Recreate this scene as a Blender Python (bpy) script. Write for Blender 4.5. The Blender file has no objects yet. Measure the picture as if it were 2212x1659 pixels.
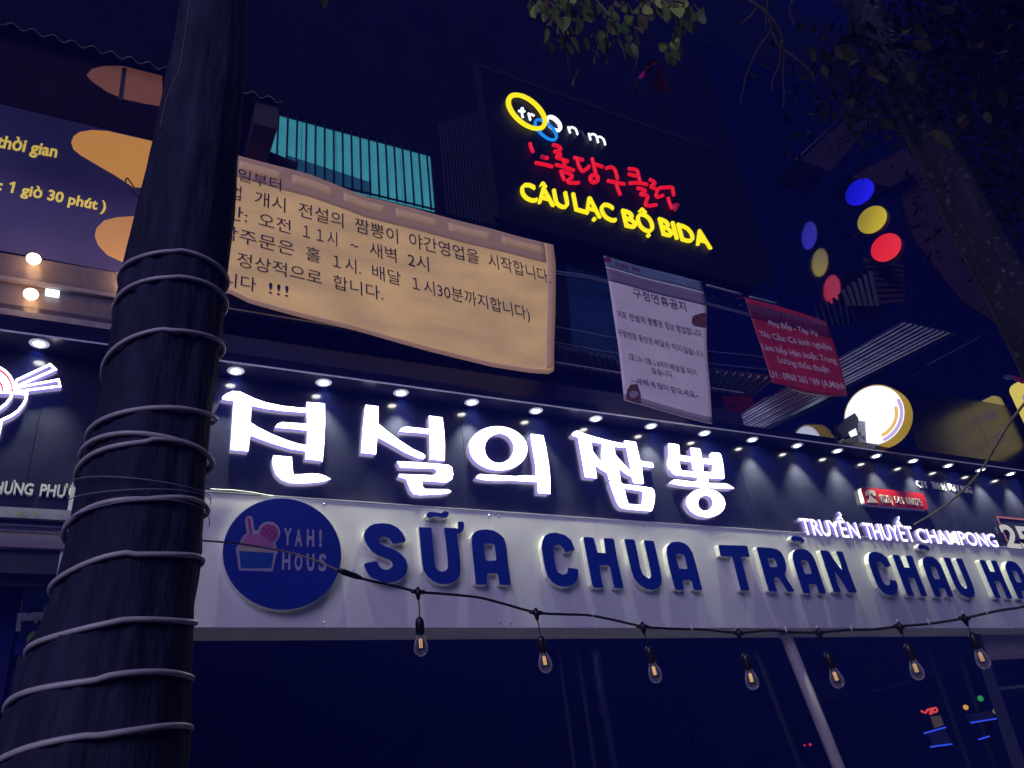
import bpy, bmesh, math, random
from mathutils import Vector, Matrix, noise
random.seed(7)
sc = bpy.context.scene
COL = sc.collection
R = math.radians

# ------------------------------------------------------------------ camera
FPX = 1755.0; CX, CY = 1106.0, 829.5          # survey grid: photograph measured at 2212 x 1659
def _n(v): v = Vector(v); return v.normalized()
XA = _n((3612, 536, FPX)); ZA = _n((-403, -3115, FPX))
_d = XA.dot(ZA); XA, ZA = _n(XA - ZA*(_d/2)), _n(ZA - XA*(_d/2))
ZA = _n(ZA - XA*XA.dot(ZA)); YA = ZA.cross(XA)
EYE = Vector((0, -6.4, 1.6))
cam_d = bpy.data.cameras.new('camera'); cam = bpy.data.objects.new('camera', cam_d); COL.objects.link(cam)
cam_d.sensor_fit = 'HORIZONTAL'; cam_d.sensor_width = 36; cam_d.lens = FPX/2212*36
cam_d.clip_start = .05; cam_d.clip_end = 500
_r = Vector((XA[0], YA[0], ZA[0])); _u = -Vector((XA[1], YA[1], ZA[1])); _b = -Vector((XA[2], YA[2], ZA[2]))
_m = Matrix((( _r[0], _u[0], _b[0]), (_r[1], _u[1], _b[1]), (_r[2], _u[2], _b[2]))).to_4x4()
cam.matrix_world = Matrix.Translation(EYE) @ _m
sc.camera = cam

# ------------------------------------------------------------------ night sky, street glow
w = bpy.data.worlds.new('World'); sc.world = w; w.use_nodes = True
nt = w.node_tree; nt.nodes.clear()
out = nt.nodes.new('ShaderNodeOutputWorld'); bg = nt.nodes.new('ShaderNodeBackground'); bg2 = nt.nodes.new('ShaderNodeBackground')
sky = nt.nodes.new('ShaderNodeTexSky'); sky.sky_type = 'NISHITA'; sky.sun_disc = False
sky.sun_elevation = R(-4); sky.sun_rotation = R(150)
add = nt.nodes.new('ShaderNodeAddShader')
nt.links.new(sky.outputs[0], bg.inputs[0]); bg.inputs[1].default_value = .01
bg2.inputs[0].default_value = (.10, .12, 1.0, 1); bg2.inputs[1].default_value = .013      # city glow on a hazy night sky
nt.links.new(bg.outputs[0], add.inputs[0]); nt.links.new(bg2.outputs[0], add.inputs[1]); nt.links.new(add.outputs[0], out.inputs[0])
sun_d = bpy.data.lights.new('street_glow', 'SUN'); sun_d.energy = 1.9; sun_d.angle = R(38); sun_d.color = (.66, .60, 1.0)
sun = bpy.data.objects.new('street_glow', sun_d); COL.objects.link(sun)
sun.rotation_euler = Vector((.95, 1.0, -.72)).to_track_quat('-Z', 'Y').to_euler()
sc.view_settings.view_transform = 'Standard'; sc.view_settings.look = 'None'
sc.view_settings.exposure = 0; sc.view_settings.gamma = 1; sc.view_settings.use_curve_mapping = False
sc.cycles.max_bounces = 6; sc.cycles.sample_clamp_indirect = 3; sc.cycles.caustics_reflective = False; sc.cycles.caustics_refractive = False
sc.cycles.use_denoising = True

# ------------------------------------------------------------------ survey helpers (sight line -> point on a real plane)
def ray(px, py):
    c = _n((px-CX, py-CY, FPX)); return Vector((c.dot(XA), c.dot(YA), c.dot(ZA)))
def atY(px, py, y):
    r = ray(px, py); return EYE + r*((y-EYE.y)/r.y)
def atZ(px, py, z):
    r = ray(px, py); return EYE + r*((z-EYE.z)/r.z)
def atX(px, py, x):
    r = ray(px, py); return EYE + r*((x-EYE.x)/r.x)
def atD(px, py, d): return EYE + ray(px, py)*d
def conv(x0, y0, s):                                   # close-up measurement -> survey grid
    return lambda u, v: ((x0+u*s)/1.82278, (y0+v*s)/1.82278)
I = lambda u, v: (u, v)

# ------------------------------------------------------------------ materials
MATS = {}
def mat(name, col, rough=.6, metal=0, emit=None, es=1, spec=.5, var=0, scale=6, bump=0, bscale=30, stretch=(1,1,1), trans=0, coat=0):
    if name in MATS: return MATS[name]
    m = bpy.data.materials.new(name); m.use_nodes = True; MATS[name] = m
    n = m.node_tree.nodes; l = m.node_tree.links; b = n['Principled BSDF']
    b.inputs['Base Color'].default_value = (*col, 1); b.inputs['Roughness'].default_value = rough
    b.inputs['Metallic'].default_value = metal; b.inputs['Specular IOR Level'].default_value = spec
    b.inputs['Coat Weight'].default_value = coat
    if trans: b.inputs['Transmission Weight'].default_value = trans
    if emit: b.inputs['Emission Color'].default_value = (*emit, 1); b.inputs['Emission Strength'].default_value = es
    if var or bump:
        tc = n.new('ShaderNodeTexCoord'); mp = n.new('ShaderNodeMapping'); mp.inputs['Scale'].default_value = stretch
        l.new(tc.outputs['Object'], mp.inputs[0])
    if var:
        t = n.new('ShaderNodeTexNoise'); t.inputs['Scale'].default_value = scale; t.inputs['Detail'].default_value = 6
        t.inputs['Roughness'].default_value = .65
        l.new(mp.outputs[0], t.inputs[0])
        r = n.new('ShaderNodeMapRange'); r.inputs[1].default_value = .3; r.inputs[2].default_value = .7
        r.inputs[3].default_value = 1-var; r.inputs[4].default_value = 1+var; l.new(t.outputs[0], r.inputs[0])
        mx = n.new('ShaderNodeVectorMath'); mx.operation = 'SCALE'; mx.inputs[0].default_value = col
        l.new(r.outputs[0], mx.inputs['Scale']); l.new(mx.outputs[0], b.inputs['Base Color'])
        r2 = n.new('ShaderNodeMapRange'); r2.inputs[3].default_value = max(.02, rough-.12*var*2); r2.inputs[4].default_value = min(1, rough+.12*var*2)
        l.new(t.outputs[0], r2.inputs[0]); l.new(r2.outputs[0], b.inputs['Roughness'])
    if bump:
        t = n.new('ShaderNodeTexNoise'); t.inputs['Scale'].default_value = bscale; t.inputs['Detail'].default_value = 5
        l.new(mp.outputs[0], t.inputs[0]); bp = n.new('ShaderNodeBump'); bp.inputs['Strength'].default_value = bump; bp.inputs['Distance'].default_value = .02
        l.new(t.outputs[0], bp.inputs['Height']); l.new(bp.outputs[0], b.inputs['Normal'])
    return m
def lamp_mat(name, emit, es): return mat(name, (.02,.02,.02), .5, emit=emit, es=es)

M_PANEL = mat('black_acrylic', (.024,.024,.040), .13, spec=.5, var=.3, scale=3, coat=.0)
M_BOARD = mat('white_composite', (.76,.75,.73), .38, var=.07, scale=2.2, bump=.03, bscale=3, stretch=(2.2,1,.35))
M_TRIM = mat('grey_trim', (.42,.41,.42), .4, var=.1, scale=8)
M_WALL = mat('dark_wall', (.006,.006,.012), .8, spec=.08, var=.35, scale=2.2, bump=.2, bscale=12)
M_GLOSS = mat('black_cladding', (.36,.36,.42), .07, metal=1, var=.1, scale=1.5)
M_DARK = mat('dark_metal', (.02,.02,.03), .5, var=.3, scale=9)
M_BLUE = mat('blue_film', (.002,.022,.27), .42, var=.08, scale=14)
M_SIDE = mat('white_acrylic_edge', (.82,.82,.70), .35)
M_STORE = mat('dark_storefront', (.008,.007,.12), .6, spec=.15, var=.3, scale=1.4)
M_CHROME = mat('steel', (.45,.44,.46), .25, metal=1)
M_LETTER = lamp_mat('lit_white_acrylic', (.97,.94,1), 5.5)
M_LSIDE = mat('lit_letter_edge', (.25,.22,.4), .4, emit=(.34,.24,.95), es=.95)
M_CABLE = mat('white_cable', (.50,.47,.47), .35, var=.12, scale=25)
M_CORD = mat('black_rubber', (.015,.014,.02), .32)
M_BRICK = mat('maroon_wall', (.035,.009,.012), .8, var=.5, scale=2, bump=.3)
M_ZINC = mat('zinc_sheet', (.16,.19,.25), .3, metal=.8, var=.3, scale=7)
M_ROOF = mat('roof_sheet', (.03,.02,.03), .6, spec=.1, var=.5, scale=6)

# ------------------------------------------------------------------ object helpers
WL = {}
def link(name, me, loc, parent=None):
    o = bpy.data.objects.new(name, me); COL.objects.link(o)
    WL[o.name] = Vector(loc)
    if parent: o.parent = parent; o.location = Vector(loc) - WL[parent.name]
    else: o.location = loc
    return o
def empty(name, loc, label, cat, group=None):
    o = link(name, None, loc); o.empty_display_size = .1
    o['label'] = label; o['category'] = cat
    if group: o['group'] = group
    return o
def tag(o, label, cat, group=None):
    o['label'] = label; o['category'] = cat
    if group: o['group'] = group
    return o
def struct(o): o['kind'] = 'structure'; return o
def mk(name, vs, fs, mats, parent=None, mi=None, smooth=False, base=False):
    vs = [Vector(v) for v in vs]
    lo = Vector([min(v[i] for v in vs) for i in range(3)]); hi = Vector([max(v[i] for v in vs) for i in range(3)])
    c = (lo+hi)/2
    if base: c.z = lo.z
    me = bpy.data.meshes.new(name); me.from_pydata([v-c for v in vs], [], fs)
    if not isinstance(mats, (list, tuple)): mats = [mats]
    for m in mats: me.materials.append(m)
    if mi: me.polygons.foreach_set('material_index', mi)
    if smooth: me.polygons.foreach_set('use_smooth', [True]*len(me.polygons))
    me.validate(); me.update()
    return link(name, me, c, parent)
BOXF = [(0,1,3,2),(4,6,7,5),(0,4,5,1),(2,3,7,6),(0,2,6,4),(1,5,7,3)]
def box(name, x0, x1, y0, y1, z0, z1, m, parent=None, bev=0):
    vs = [(x,y,z) for x in (x0,x1) for y in (y0,y1) for z in (z0,z1)]
    if not bev: return mk(name, vs, BOXF, m, parent, base=True)
    bm = bmesh.new(); bv = [bm.verts.new(v) for v in vs]
    for f in BOXF: bm.faces.new([bv[i] for i in f])
    bmesh.ops.recalc_face_normals(bm, faces=bm.faces)
    bmesh.ops.bevel(bm, geom=bm.edges[:], offset=bev, segments=2, profile=.5, affect='EDGES')
    bm.verts.ensure_lookup_table()
    r = [v.co.copy() for v in bm.verts]; f = [[v.index for v in p.verts] for p in bm.faces]; bm.free()
    return mk(name, r, f, m, parent, base=True)
def slab(name, pts, th, m, parent=None, nrm=(0,1,0)):   # polygon with thickness
    n = Vector(nrm)*th; k = len(pts); pts = [Vector(p) for p in pts]
    vs = pts + [p+n for p in pts]
    fs = [tuple(range(k)), tuple(range(2*k-1, k-1, -1))] + [(i, i+k, (i+1)%k+k, (i+1)%k) for i in range(k)]
    return mk(name, vs, fs, m, parent)
def tube_geo(pts, rad, seg=8, closed=False):
    pts = [Vector(p) for p in pts]; k = len(pts); vs = []; fs = []
    if not hasattr(rad, '__len__'): rad = [rad]*k
    up = None
    for i, p in enumerate(pts):
        a = pts[(i-1) % k] if (i or closed) else p; b = pts[(i+1) % k] if (i < k-1 or closed) else p
        t = (b-a).normalized()
        if up is None:
            up = Vector((0,0,1)) if abs(t.z) < .9 else Vector((1,0,0))
        s = t.cross(up).normalized(); up = s.cross(t).normalized()
        for j in range(seg):
            an = 2*math.pi*j/seg; vs.append(p + (s*math.cos(an)+up*math.sin(an))*rad[i])
    for i in range(k if closed else k-1):
        for j in range(seg):
            a, b = i*seg+j, i*seg+(j+1)%seg; c = ((i+1)%k)*seg
            fs.append((a, b, c+(j+1)%seg, c+j))
    if not closed: fs += [tuple(range(seg-1,-1,-1)), tuple(range((k-1)*seg, k*seg))]
    return vs, fs
def tube(name, pts, rad, m, parent=None, seg=8, closed=False):
    vs, fs = tube_geo(pts, rad, seg, closed); return mk(name, vs, fs, m, parent, smooth=True)
def smooth_path(pts, n=6):
    pts = [Vector(p) for p in pts]; o = []
    for i in range(len(pts)-1):
        p0 = pts[max(i-1,0)]; p1 = pts[i]; p2 = pts[i+1]; p3 = pts[min(i+2,len(pts)-1)]
        for k in range(n):
            t = k/n
            o.append(.5*((2*p1)+(p2-p0)*t+(2*p0-5*p1+4*p2-p3)*t*t+(3*p1-3*p2+p3-p0)*t*t*t))
    return o+[pts[-1]]
def lathe_geo(prof, origin, axis=(0,0,1), seg=16):
    ax = Vector(axis).normalized(); s = ax.orthogonal().normalized(); t = ax.cross(s); vs = []; fs = []
    for r, h in prof:
        for j in range(seg):
            a = 2*math.pi*j/seg; vs.append(Vector(origin)+ax*h+(s*math.cos(a)+t*math.sin(a))*r)
    for i in range(len(prof)-1):
        for j in range(seg): fs.append((i*seg+j, i*seg+(j+1)%seg, (i+1)*seg+(j+1)%seg, (i+1)*seg+j))
    return vs, fs
def lathe(name, prof, origin, m, parent=None, axis=(0,0,1), seg=16, sm=True):
    vs, fs = lathe_geo(prof, origin, axis, seg); return mk(name, vs, fs, m, parent, smooth=sm)

# filled outlines (with holes) -> solid with a face and an edge material
def curve_geo(loops, depth):
    c = bpy.data.curves.new('tmp', 'CURVE'); c.dimensions = '2D'; c.fill_mode = 'BOTH'; c.extrude = depth/2
    for lp in loops:
        s = c.splines.new('POLY'); s.points.add(len(lp)-1); s.use_cyclic_u = True
        for p, q in zip(s.points, lp): p.co = (q[0], q[1], 0, 1)
    return _eval(c)
def _eval(c):
    o = bpy.data.objects.new('tmp', c); COL.objects.link(o)
    me = bpy.data.meshes.new_from_object(o.evaluated_get(bpy.context.evaluated_depsgraph_get()))
    vs = [v.co.copy() for v in me.vertices]; fs = [tuple(p.vertices) for p in me.polygons]; nz = [p.normal.z for p in me.polygons]
    bpy.data.objects.remove(o); bpy.data.curves.remove(c) if isinstance(c, bpy.types.Curve) else None; bpy.data.meshes.remove(me)
    return vs, fs, nz
def solid(name, loops, yf, depth, mats, parent=None, cv=I, world=False):
    if not world: loops = [[(lambda p: (p.x, p.z))(atY(*cv(*q), yf)) for q in lp] for lp in loops]
    vs, fs, nz = curve_geo(loops, depth)
    mi = [0 if abs(n) > .7 else (1 if isinstance(mats, list) and len(mats) > 1 else 0) for n in nz]
    return mk(name, [(v.x, yf+depth/2-v.z, v.y) for v in vs], fs, mats, parent, mi=mi)
GC = {}
def text_geo(body, off=0, ext=0):
    body = body.replace('1', '\uff11' if any('\uac00' <= q <= '\ud7a3' for q in body) or body == '1' else '\U0001d7e3')
    k = (body, off, ext)
    if k not in GC:
        c = bpy.data.curves.new('tmp', 'FONT'); c.body = body; c.offset = off; c.extrude = ext; c.resolution_u = 3; c.fill_mode = 'BOTH' if ext else 'FRONT'
        GC[k] = _eval(c)
    return GC[k]
def up_px(p, h):                                      # h survey pixels straight up in the place
    vx, vy = 1106-403/FPX*0-403*1.0, 829.5-3115.0
    d = Vector((vx-p[0], vy-p[1])).normalized(); return (p[0]+d.x*h, p[1]+d.y*h)
def text_map(body, bl, br, h, unproj, ref='H', off=0, ext=0, depth=0, nrm=Vector((0,-1,0)), lift=0, warp=None):
    vs, fs, nz = text_geo(body, off, ext)
    rv = text_geo(ref, off, 0)[0]; v0 = min(v.y for v in rv); v1 = max(v.y for v in rv)
    u0 = min(v.x for v in vs); u1 = max(v.x for v in vs)
    O = unproj(*bl); U = unproj(*br)-O; V = unproj(*up_px(bl, h))-O
    r = []
    for v in vs:
        p = O + U*((v.x-u0)/(u1-u0)) + V*((v.y-v0)/(v1-v0)) + nrm*lift
        if ext: p += nrm*((v.z/ext*.5+.5)*depth)
        if warp: p.y += warp(p)
        r.append(p)
    return r, fs, nz
def text(name, body, bl, br, h, yf, m, parent, cv=I, ref='H', off=0, lift=.002, warp=None, hs=None):
    a, b = cv(*bl), cv(*br); hh = h*(cv(0,1)[1]-cv(0,0)[1])
    vs, fs, nz = text_map(body, a, b, hh, lambda x, y: atY(x, y, yf), ref, off, 0, lift=lift, warp=warp)
    return mk(name, vs, fs, m, parent)
def split_letters(vs, fs, nz):                         # islands whose widths overlap make one letter
    par = list(range(len(vs)))
    def find(a):
        while par[a] != a: par[a] = par[par[a]]; a = par[a]
        return a
    for f in fs:
        for q in f[1:]: par[find(q)] = find(f[0])
    # weld islands by shared x,z positions (front cap / side strips)
    pos = {}
    for i, v in enumerate(vs):
        k = (round(v.x,5), round(v.z,5)); 
        if k in pos: par[find(i)] = find(pos[k])
        else: pos[k] = i
    isl = {}
    for i in range(len(vs)): isl.setdefault(find(i), []).append(i)
    L = [[min(vs[i].x for i in g), max(vs[i].x for i in g), {r}] for r, g in isl.items()]
    L.sort(key=lambda q: q[0]-q[1]); res = []
    for a in L:
        for b in res:
            c = (a[0]+a[1])/2
            if b[0] < c < b[1]: b[2] |= a[2]; break
        else: res.append(a)
    res.sort(key=lambda q: q[0]); outl = []
    for b in res:
        ids = [i for r in b[2] for i in isl[r]]; mp = {i: k for k, i in enumerate(ids)}
        ff = [(f, z) for f, z in zip(fs, nz) if f[0] in mp]
        outl.append(([vs[i] for i in ids], [tuple(mp[i] for i in f) for f, z in ff], [z for f, z in ff]))
    return outl
def letters3d(body, bl, br, h, yf, depth, mats, parent, cv=I, off=0, unp=None, nrm=Vector((0,-1,0)), name='letter'):
    a, b = cv(*bl), cv(*br); hh = h*(cv(0,1)[1]-cv(0,0)[1])
    unp = unp or (lambda x, y: atY(x, y, yf))
    vs, fs, nz = text_map(body, a, b, hh, unp, 'H', off, .01, depth=depth, nrm=nrm, lift=-depth)
    return [mk(name, v, f, mats, parent, mi=[0 if abs(z) > .7 else len(mats)-1 for z in n]) for v, f, n in split_letters(vs, fs, nz)]
def ell(cx, cy, rx, ry, n=28, rot=0):
    c, s = math.cos(rot), math.sin(rot)
    return [(cx+rx*math.cos(t)*c-ry*math.sin(t)*s, cy+rx*math.cos(t)*s+ry*math.sin(t)*c) for t in (2*math.pi*k/n for k in range(n))]

SOF = 5.392; PY = .04                                  # canopy underside, face of the black sign panels
# ================================================================== SETTING
struct(box('ground', -20, 40, -14, -1.2, -.3, 0, mat('asphalt', (.045,.045,.05), .85, var=.3, scale=3)))
struct(box('pavement', -20, 40, -1.196, 8, -.3, .13, mat('paving', (.32,.30,.30), .8, var=.3, scale=3)))

# buildings behind (shop block in the middle, its neighbours left and right)
bld = empty('shop_building', (6, 2, 0), 'dark upper storeys of the shophouse behind the signs, with one glowing teal window', 'building')
box('wall', .75, 15.5, .5, .9, 5.60, 8.35, M_WALL, bld)
box('wall', .75, 1.13, .5, .9, 8.353, 9.35, M_WALL, bld)
box('wall', 3.22, 15.5, .5, .9, 8.353, 9.35, M_WALL, bld)
box('wall', .75, 15.5, .5, .9, 9.353, 17, M_WALL, bld)
box('side_wall', 15.2, 15.5, .9, 6, 0.13, 17, M_WALL, bld)
# shallow cladding ribs between window and advertising board (corrugated wall)
for i in range(15):
    x = 3.34+i*.048
    box('cladding_rib', x, x+.022, .474, .498, 8.36, 9.9+i*.04, mat('rib_metal', (.03,.028,.04), .5, spec=.2), bld)
# teal window
win = box('window_frame', 1.13, 3.22, .53, .56, 8.353, 9.35, M_DARK, bld)
m_teal = mat('teal_curtain_glow', (.02,.1,.1), .7, emit=(.035,.235,.30), es=1.0)
n = m_teal.node_tree.nodes; tn = n.new('ShaderNodeTexNoise'); tn.inputs['Scale'].default_value = 2.2; rr = n.new('ShaderNodeMapRange')
rr.inputs[3].default_value = .75; rr.inputs[4].default_value = 1.3; m_teal.node_tree.links.new(tn.outputs[0], rr.inputs[0]); m_teal.node_tree.links.new(rr.outputs[0], n['Principled BSDF'].inputs['Emission Strength'])
for k in range(5):
    box('pane', 1.16+k*.408, 1.16+k*.408+.400, .518, .526, 8.38, 9.32, m_teal, win)
cv3 = conv(800, 350, .69316)
zt = 9.27
for i in range(19):
    x = 1.17+i*.109
    tube('window_bar', [(x, .48, 8.36), (x, .48, 9.34)], .0125, mat('bar_paint', (.006,.008,.015), .5), win, seg=6)
for z in (8.40, 9.30): box('window_rail', 1.14, 3.21, .492, .504, z-.012, z+.012, MATS['bar_paint'], win)
slab('sill_silhouette', [(1.4,.511,8.39),(2.38,.511,8.39),(2.40,.511,8.60),(1.4,.511,8.70)], .004, mat('silhouette_teal', (.01,.05,.07), .6, emit=(.008,.05,.10), es=.8), win)  # dim sheet painted for shelf silhouettes against the teal glow

# ground-floor storefront under the white sign
shop = empty('storefront', (5, 1, .13), 'dark glazed shopfront under the white sign board, closed for the night', 'shopfront')
box('back_wall', -.4, 14, 4.6, 4.8, .13, 3.125, M_STORE, shop)
box('ceiling', -.4, 14, .392, 4.59, 3.13, 3.218, M_STORE, shop)
M_GLASS = bpy.data.materials.new('shop_glass'); M_GLASS.use_nodes = True
g = M_GLASS.node_tree; g.nodes.clear(); o_ = g.nodes.new('ShaderNodeOutputMaterial'); mxs = g.nodes.new('ShaderNodeMixShader'); tr = g.nodes.new('ShaderNodeBsdfTransparent'); gl = g.nodes.new('ShaderNodeBsdfGlossy'); fr = g.nodes.new('ShaderNodeLayerWeight'); fr.inputs[0].default_value = .18; fm = g.nodes.new('ShaderNodeMath'); fm.operation = 'MULTIPLY'; fm.inputs[1].default_value = .55
tr.inputs[0].default_value = (.9,.9,.95,1); gl.inputs['Roughness'].default_value = .03
g.links.new(fr.outputs['Facing'], fm.inputs[0]); g.links.new(fm.outputs[0], mxs.inputs[0]); g.links.new(tr.outputs[0], mxs.inputs[1]); g.links.new(gl.outputs[0], mxs.inputs[2]); g.links.new(mxs.outputs[0], o_.inputs[0])
xs = [-.4, 1.9, 3.38, 3.62, 5.4, 7.3, 9.2, 11.2, 13]
for a, b in zip(xs, xs[1:]): box('glass_pane', a+.02, b-.02, .42, .43, .2, 3.1, M_GLASS, shop)
for px, py, th in ((1251,1427,.012), (1292,1427,.02), (1209,1420,.01)):
    p = atY(px, py, .40)
    box('mullion', p.x-th, p.x+th, .385, .415, .2, 3.12, M_CHROME if th == .02 else mat('dull_steel', (.05,.045,.09), .35, metal=.5), shop)
for x in (-.35, 9.2): box('mullion', x-.02, x+.02, .385, .416, .2, 3.12, MATS['dull_steel'], shop)

# ================================================================== WHITE SIGN BOARD
sb = empty('white_sign_board', (5.8, 0, 3.22), 'long white sign board with raised blue letters SUA CHUA TRAN CHAU', 'sign board')
box('face_panel', -.2, 3.298, 0, .012, 3.224, 4.290, M_BOARD, sb)
box('face_panel', 3.3, 6.898, 0, .012, 3.224, 4.295, M_BOARD, sb)
box('face_panel', 6.9, 13.2, 0, .012, 3.224, 4.290, M_BOARD, sb)
box('top_trim', -.2, 13.2, -.004, PY, 4.296, 4.304, mat('trim_white', (.8,.8,.8), .3), sb)
box('underside', -.2, 13.2, .013, .39, 3.219, 3.235, mat('underside_grey', (.78,.72,.70), .55, var=.1, scale=3), sb)
box('back_box', -.2, 13.2, .014, .38, 3.236, 4.29, M_DARK, sb)
for x in (.2, 1.7, 3.25, 3.35, 5.0, 6.85, 6.95, 8.6, 10.3, 11.9):
    for z in (3.26, 4.255): lathe('screw', [(.009,0),(.009,.002),(.0005,.004)], (x, -.0005, z), M_CHROME, sb, axis=(0,-1,0), seg=8)
CC = conv(2080, 2060, .36166); CT = conv(2780, 2090, .31646); CS = conv(1380, 1980, .31646); CH = conv(3332, 2090, .31646)
LY = -.062
def W(lp, cv): return [(lambda p: (p.x, p.z))(atY(*cv(*q), LY)) for q in lp]
C_ = W([(300,98),(400,125),(470,185),(510,290),(500,302),(400,320),(375,275),(345,245),(320,240),(290,250),(275,275),(290,400),(305,480),(325,530),(370,555),(410,545),(425,520),(425,480),(540,495),(550,530),(545,600),(510,660),(460,690),(400,700),(320,685),(260,650),(205,580),(180,500),(160,400),(140,260),(150,190),(180,130),(230,105)], CC)
H_ = W([(600,148),(690,150),(715,165),(725,200),(755,318),(840,325),(818,165),(830,158),(915,162),(935,180),(960,330),(1000,520),(1040,690),(1035,712),(940,712),(925,690),(885,480),(865,463),(795,462),(778,475),(800,610),(818,700),(800,708),(712,706),(690,670),(640,400),(597,170)], CC)
U_ = W([(1045,170),(1140,172),(1160,185),(1190,320),(1220,480),(1245,550),(1290,590),(1315,600),(1335,575),(1325,510),(1290,350),(1255,200),(1262,183),(1355,188),(1370,200),(1400,330),(1440,510),(1455,600),(1450,670),(1415,715),(1350,732),(1280,720),(1200,670),(1145,600),(1115,510),(1085,370),(1045,190)], CC)
A_ = W([(1640,197),(1700,215),(1750,255),(1790,320),(1830,460),(1895,720),(1885,735),(1810,733),(1795,720),(1775,635),(1755,622),(1690,625),(1680,640),(1698,725),(1680,733),(1605,730),(1590,710),(1560,600),(1520,430),(1500,310),(1505,260),(1540,215),(1580,200)], CC)
Ah = W([(1635,338),(1685,345),(1700,370),(1728,485),(1720,495),(1650,492),(1640,480),(1610,360),(1615,345)], CC)
T_ = W([(150,172),(495,182),(515,195),(543,310),(540,328),(440,322),(435,335),(480,500),(543,735),(535,750),(440,748),(425,735),(390,600),(340,400),(318,325),(190,318),(175,305),(150,185)], CT)
R_ = W([(630,200),(800,208),(880,225),(940,270),(980,350),(1000,430),(995,500),(980,555),(1020,620),(1100,745),(1095,763),(1020,762),(1005,750),(905,595),(870,582),(845,590),(850,640),(885,745),(878,763),(790,758),(775,740),(720,560),(670,370),(625,215)], CT)
Rh = W([(775,345),(840,348),(860,370),(880,430),(870,445),(800,448),(790,430),(768,365)], CT)
N_ = W([(1418,238),(1510,243),(1530,260),(1600,370),(1690,490),(1670,400),(1612,260),(1620,250),(1690,255),(1705,275),(1780,500),(1878,760),(1870,775),(1780,773),(1765,760),(1680,620),(1600,510),(1630,640),(1680,755),(1670,770),(1600,768),(1580,750),(1510,540),(1418,255)], CT)
HAT = W([(1050,85),(1075,60),(1120,58),(1180,75),(1220,110),(1225,140),(1210,158),(1160,135),(1120,125),(1085,140),(1055,110)], CT)
S_ = W([(400,247),(500,260),(590,305),(650,370),(685,440),(690,470),(675,490),(550,515),(520,512),(500,480),(470,445),(420,428),(380,435),(358,465),(375,500),(440,537),(510,558),(570,588),(630,630),(685,690),(712,750),(718,810),(700,890),(640,950),(560,990),(480,1003),(400,995),(260,940),(210,890),(175,820),(160,765),(170,750),(200,740),(320,717),(340,725),(350,760),(375,800),(420,825),(460,825),(500,805),(520,780),(510,740),(470,710),(400,685),(330,660),(260,610),(200,530),(165,450),(160,400),(180,340),(230,285),(300,255)], CS)
U1 = W([(845,300),(1000,300),(1015,320),(1030,480),(1050,700),(1065,800),(1100,840),(1145,850),(1190,830),(1205,790),(1200,700),(1180,500),(1155,320),(1165,305),(1310,310),(1335,320),(1330,240),(1345,228),(1400,230),(1415,250),(1418,310),(1400,355),(1365,385),(1330,392),(1345,500),(1370,700),(1375,830),(1370,900),(1330,960),(1270,1000),(1200,1020),(1100,1015),(1020,980),(950,920),(905,850),(885,750),(870,600),(845,320)], CS)
TIL = W([(938,165),(945,130),(970,108),(1020,105),(1080,115),(1130,122),(1150,100),(1190,98),(1225,115),(1228,145),(1205,180),(1160,192),(1100,182),(1050,172),(1020,180),(1000,195),(960,188)], CS)
A1 = W([(1700,325),(1780,340),(1860,385),(1915,440),(1940,520),(1950,600),(1970,780),(1998,1000),(1995,1028),(1860,1025),(1845,1010),(1830,900),(1815,883),(1720,880),(1705,890),(1705,1000),(1695,1025),(1570,1022),(1550,1005),(1530,800),(1510,600),(1500,480),(1505,410),(1540,360),(1600,332)], CS)
A1h = W([(1690,510),(1765,515),(1785,530),(1808,690),(1795,713),(1700,715),(1685,700),(1665,560),(1670,525)], CS)
def sx(cv1, q1, cv2, q2): return atY(*cv2(*q2), LY).x - atY(*cv1(*q1), LY).x
def shift(lp, dx): return [(x+dx, z) for x, z in lp]
def shrink(loops, d):                                   # inset face outline so that a pale edge shows round the blue film
    outl = []
    for li, lp in enumerate(loops):
        a = sum(lp[i][0]*lp[(i+1)%len(lp)][1]-lp[(i+1)%len(lp)][0]*lp[i][1] for i in range(len(lp)))
        s = (1 if a > 0 else -1)*(1 if li == 0 else -1); r = []
        for i in range(len(lp)):
            p, q, t = Vector(lp[i-1]), Vector(lp[i]), Vector(lp[(i+1) % len(lp)])
            n1 = Vector((-(q-p).y, (q-p).x)).normalized(); n2 = Vector((-(t-q).y, (t-q).x)).normalized(); nn = n1+n2
            if nn.length < .3: nn = n1
            nn.normalize(); r.append(tuple(q+nn*d*s))
        outl.append(r)
    return outl
def yog(loops, parent=sb):
    o = solid('letter', loops, LY, -LY-.001, M_SIDE, parent, world=True)
    solid('blue_face', shrink(loops, .006), LY-.004, .0035, M_BLUE, o, world=True)
dC = sx(CC, (140,260), CH, (258,340)); dH = sx(CC, (600,148), CH, (568,285)); dU = sx(CC, (1045,170), CH, (1200,315))
dA2 = sx(CC, (1605,730), CT, (1212,765)); dA3 = sx(CC, (1605,730), CH, (1098,787)); dH3 = sx(CC, (600,148), CH, (1643,338)); dA4 = sx(CC, (1605,730), CH, (2128,802))
dHat = sx(CT, (1050,85), CH, (885,180))
for lp in ([S_], [U1], [TIL], [A1, A1h], [C_], [H_], [U_], [A_, Ah], [T_], [R_, Rh], [shift(A_, dA2), shift(Ah, dA2)], [HAT], [N_],
           [shift(C_, dC)], [shift(H_, dH)], [shift(A_, dA3), shift(Ah, dA3)], [shift(HAT, dHat)], [shift(U_, dU)], [shift(H_, dH3)], [shift(A_, dA4), shift(Ah, dA4)]): yog(lp)

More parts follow.
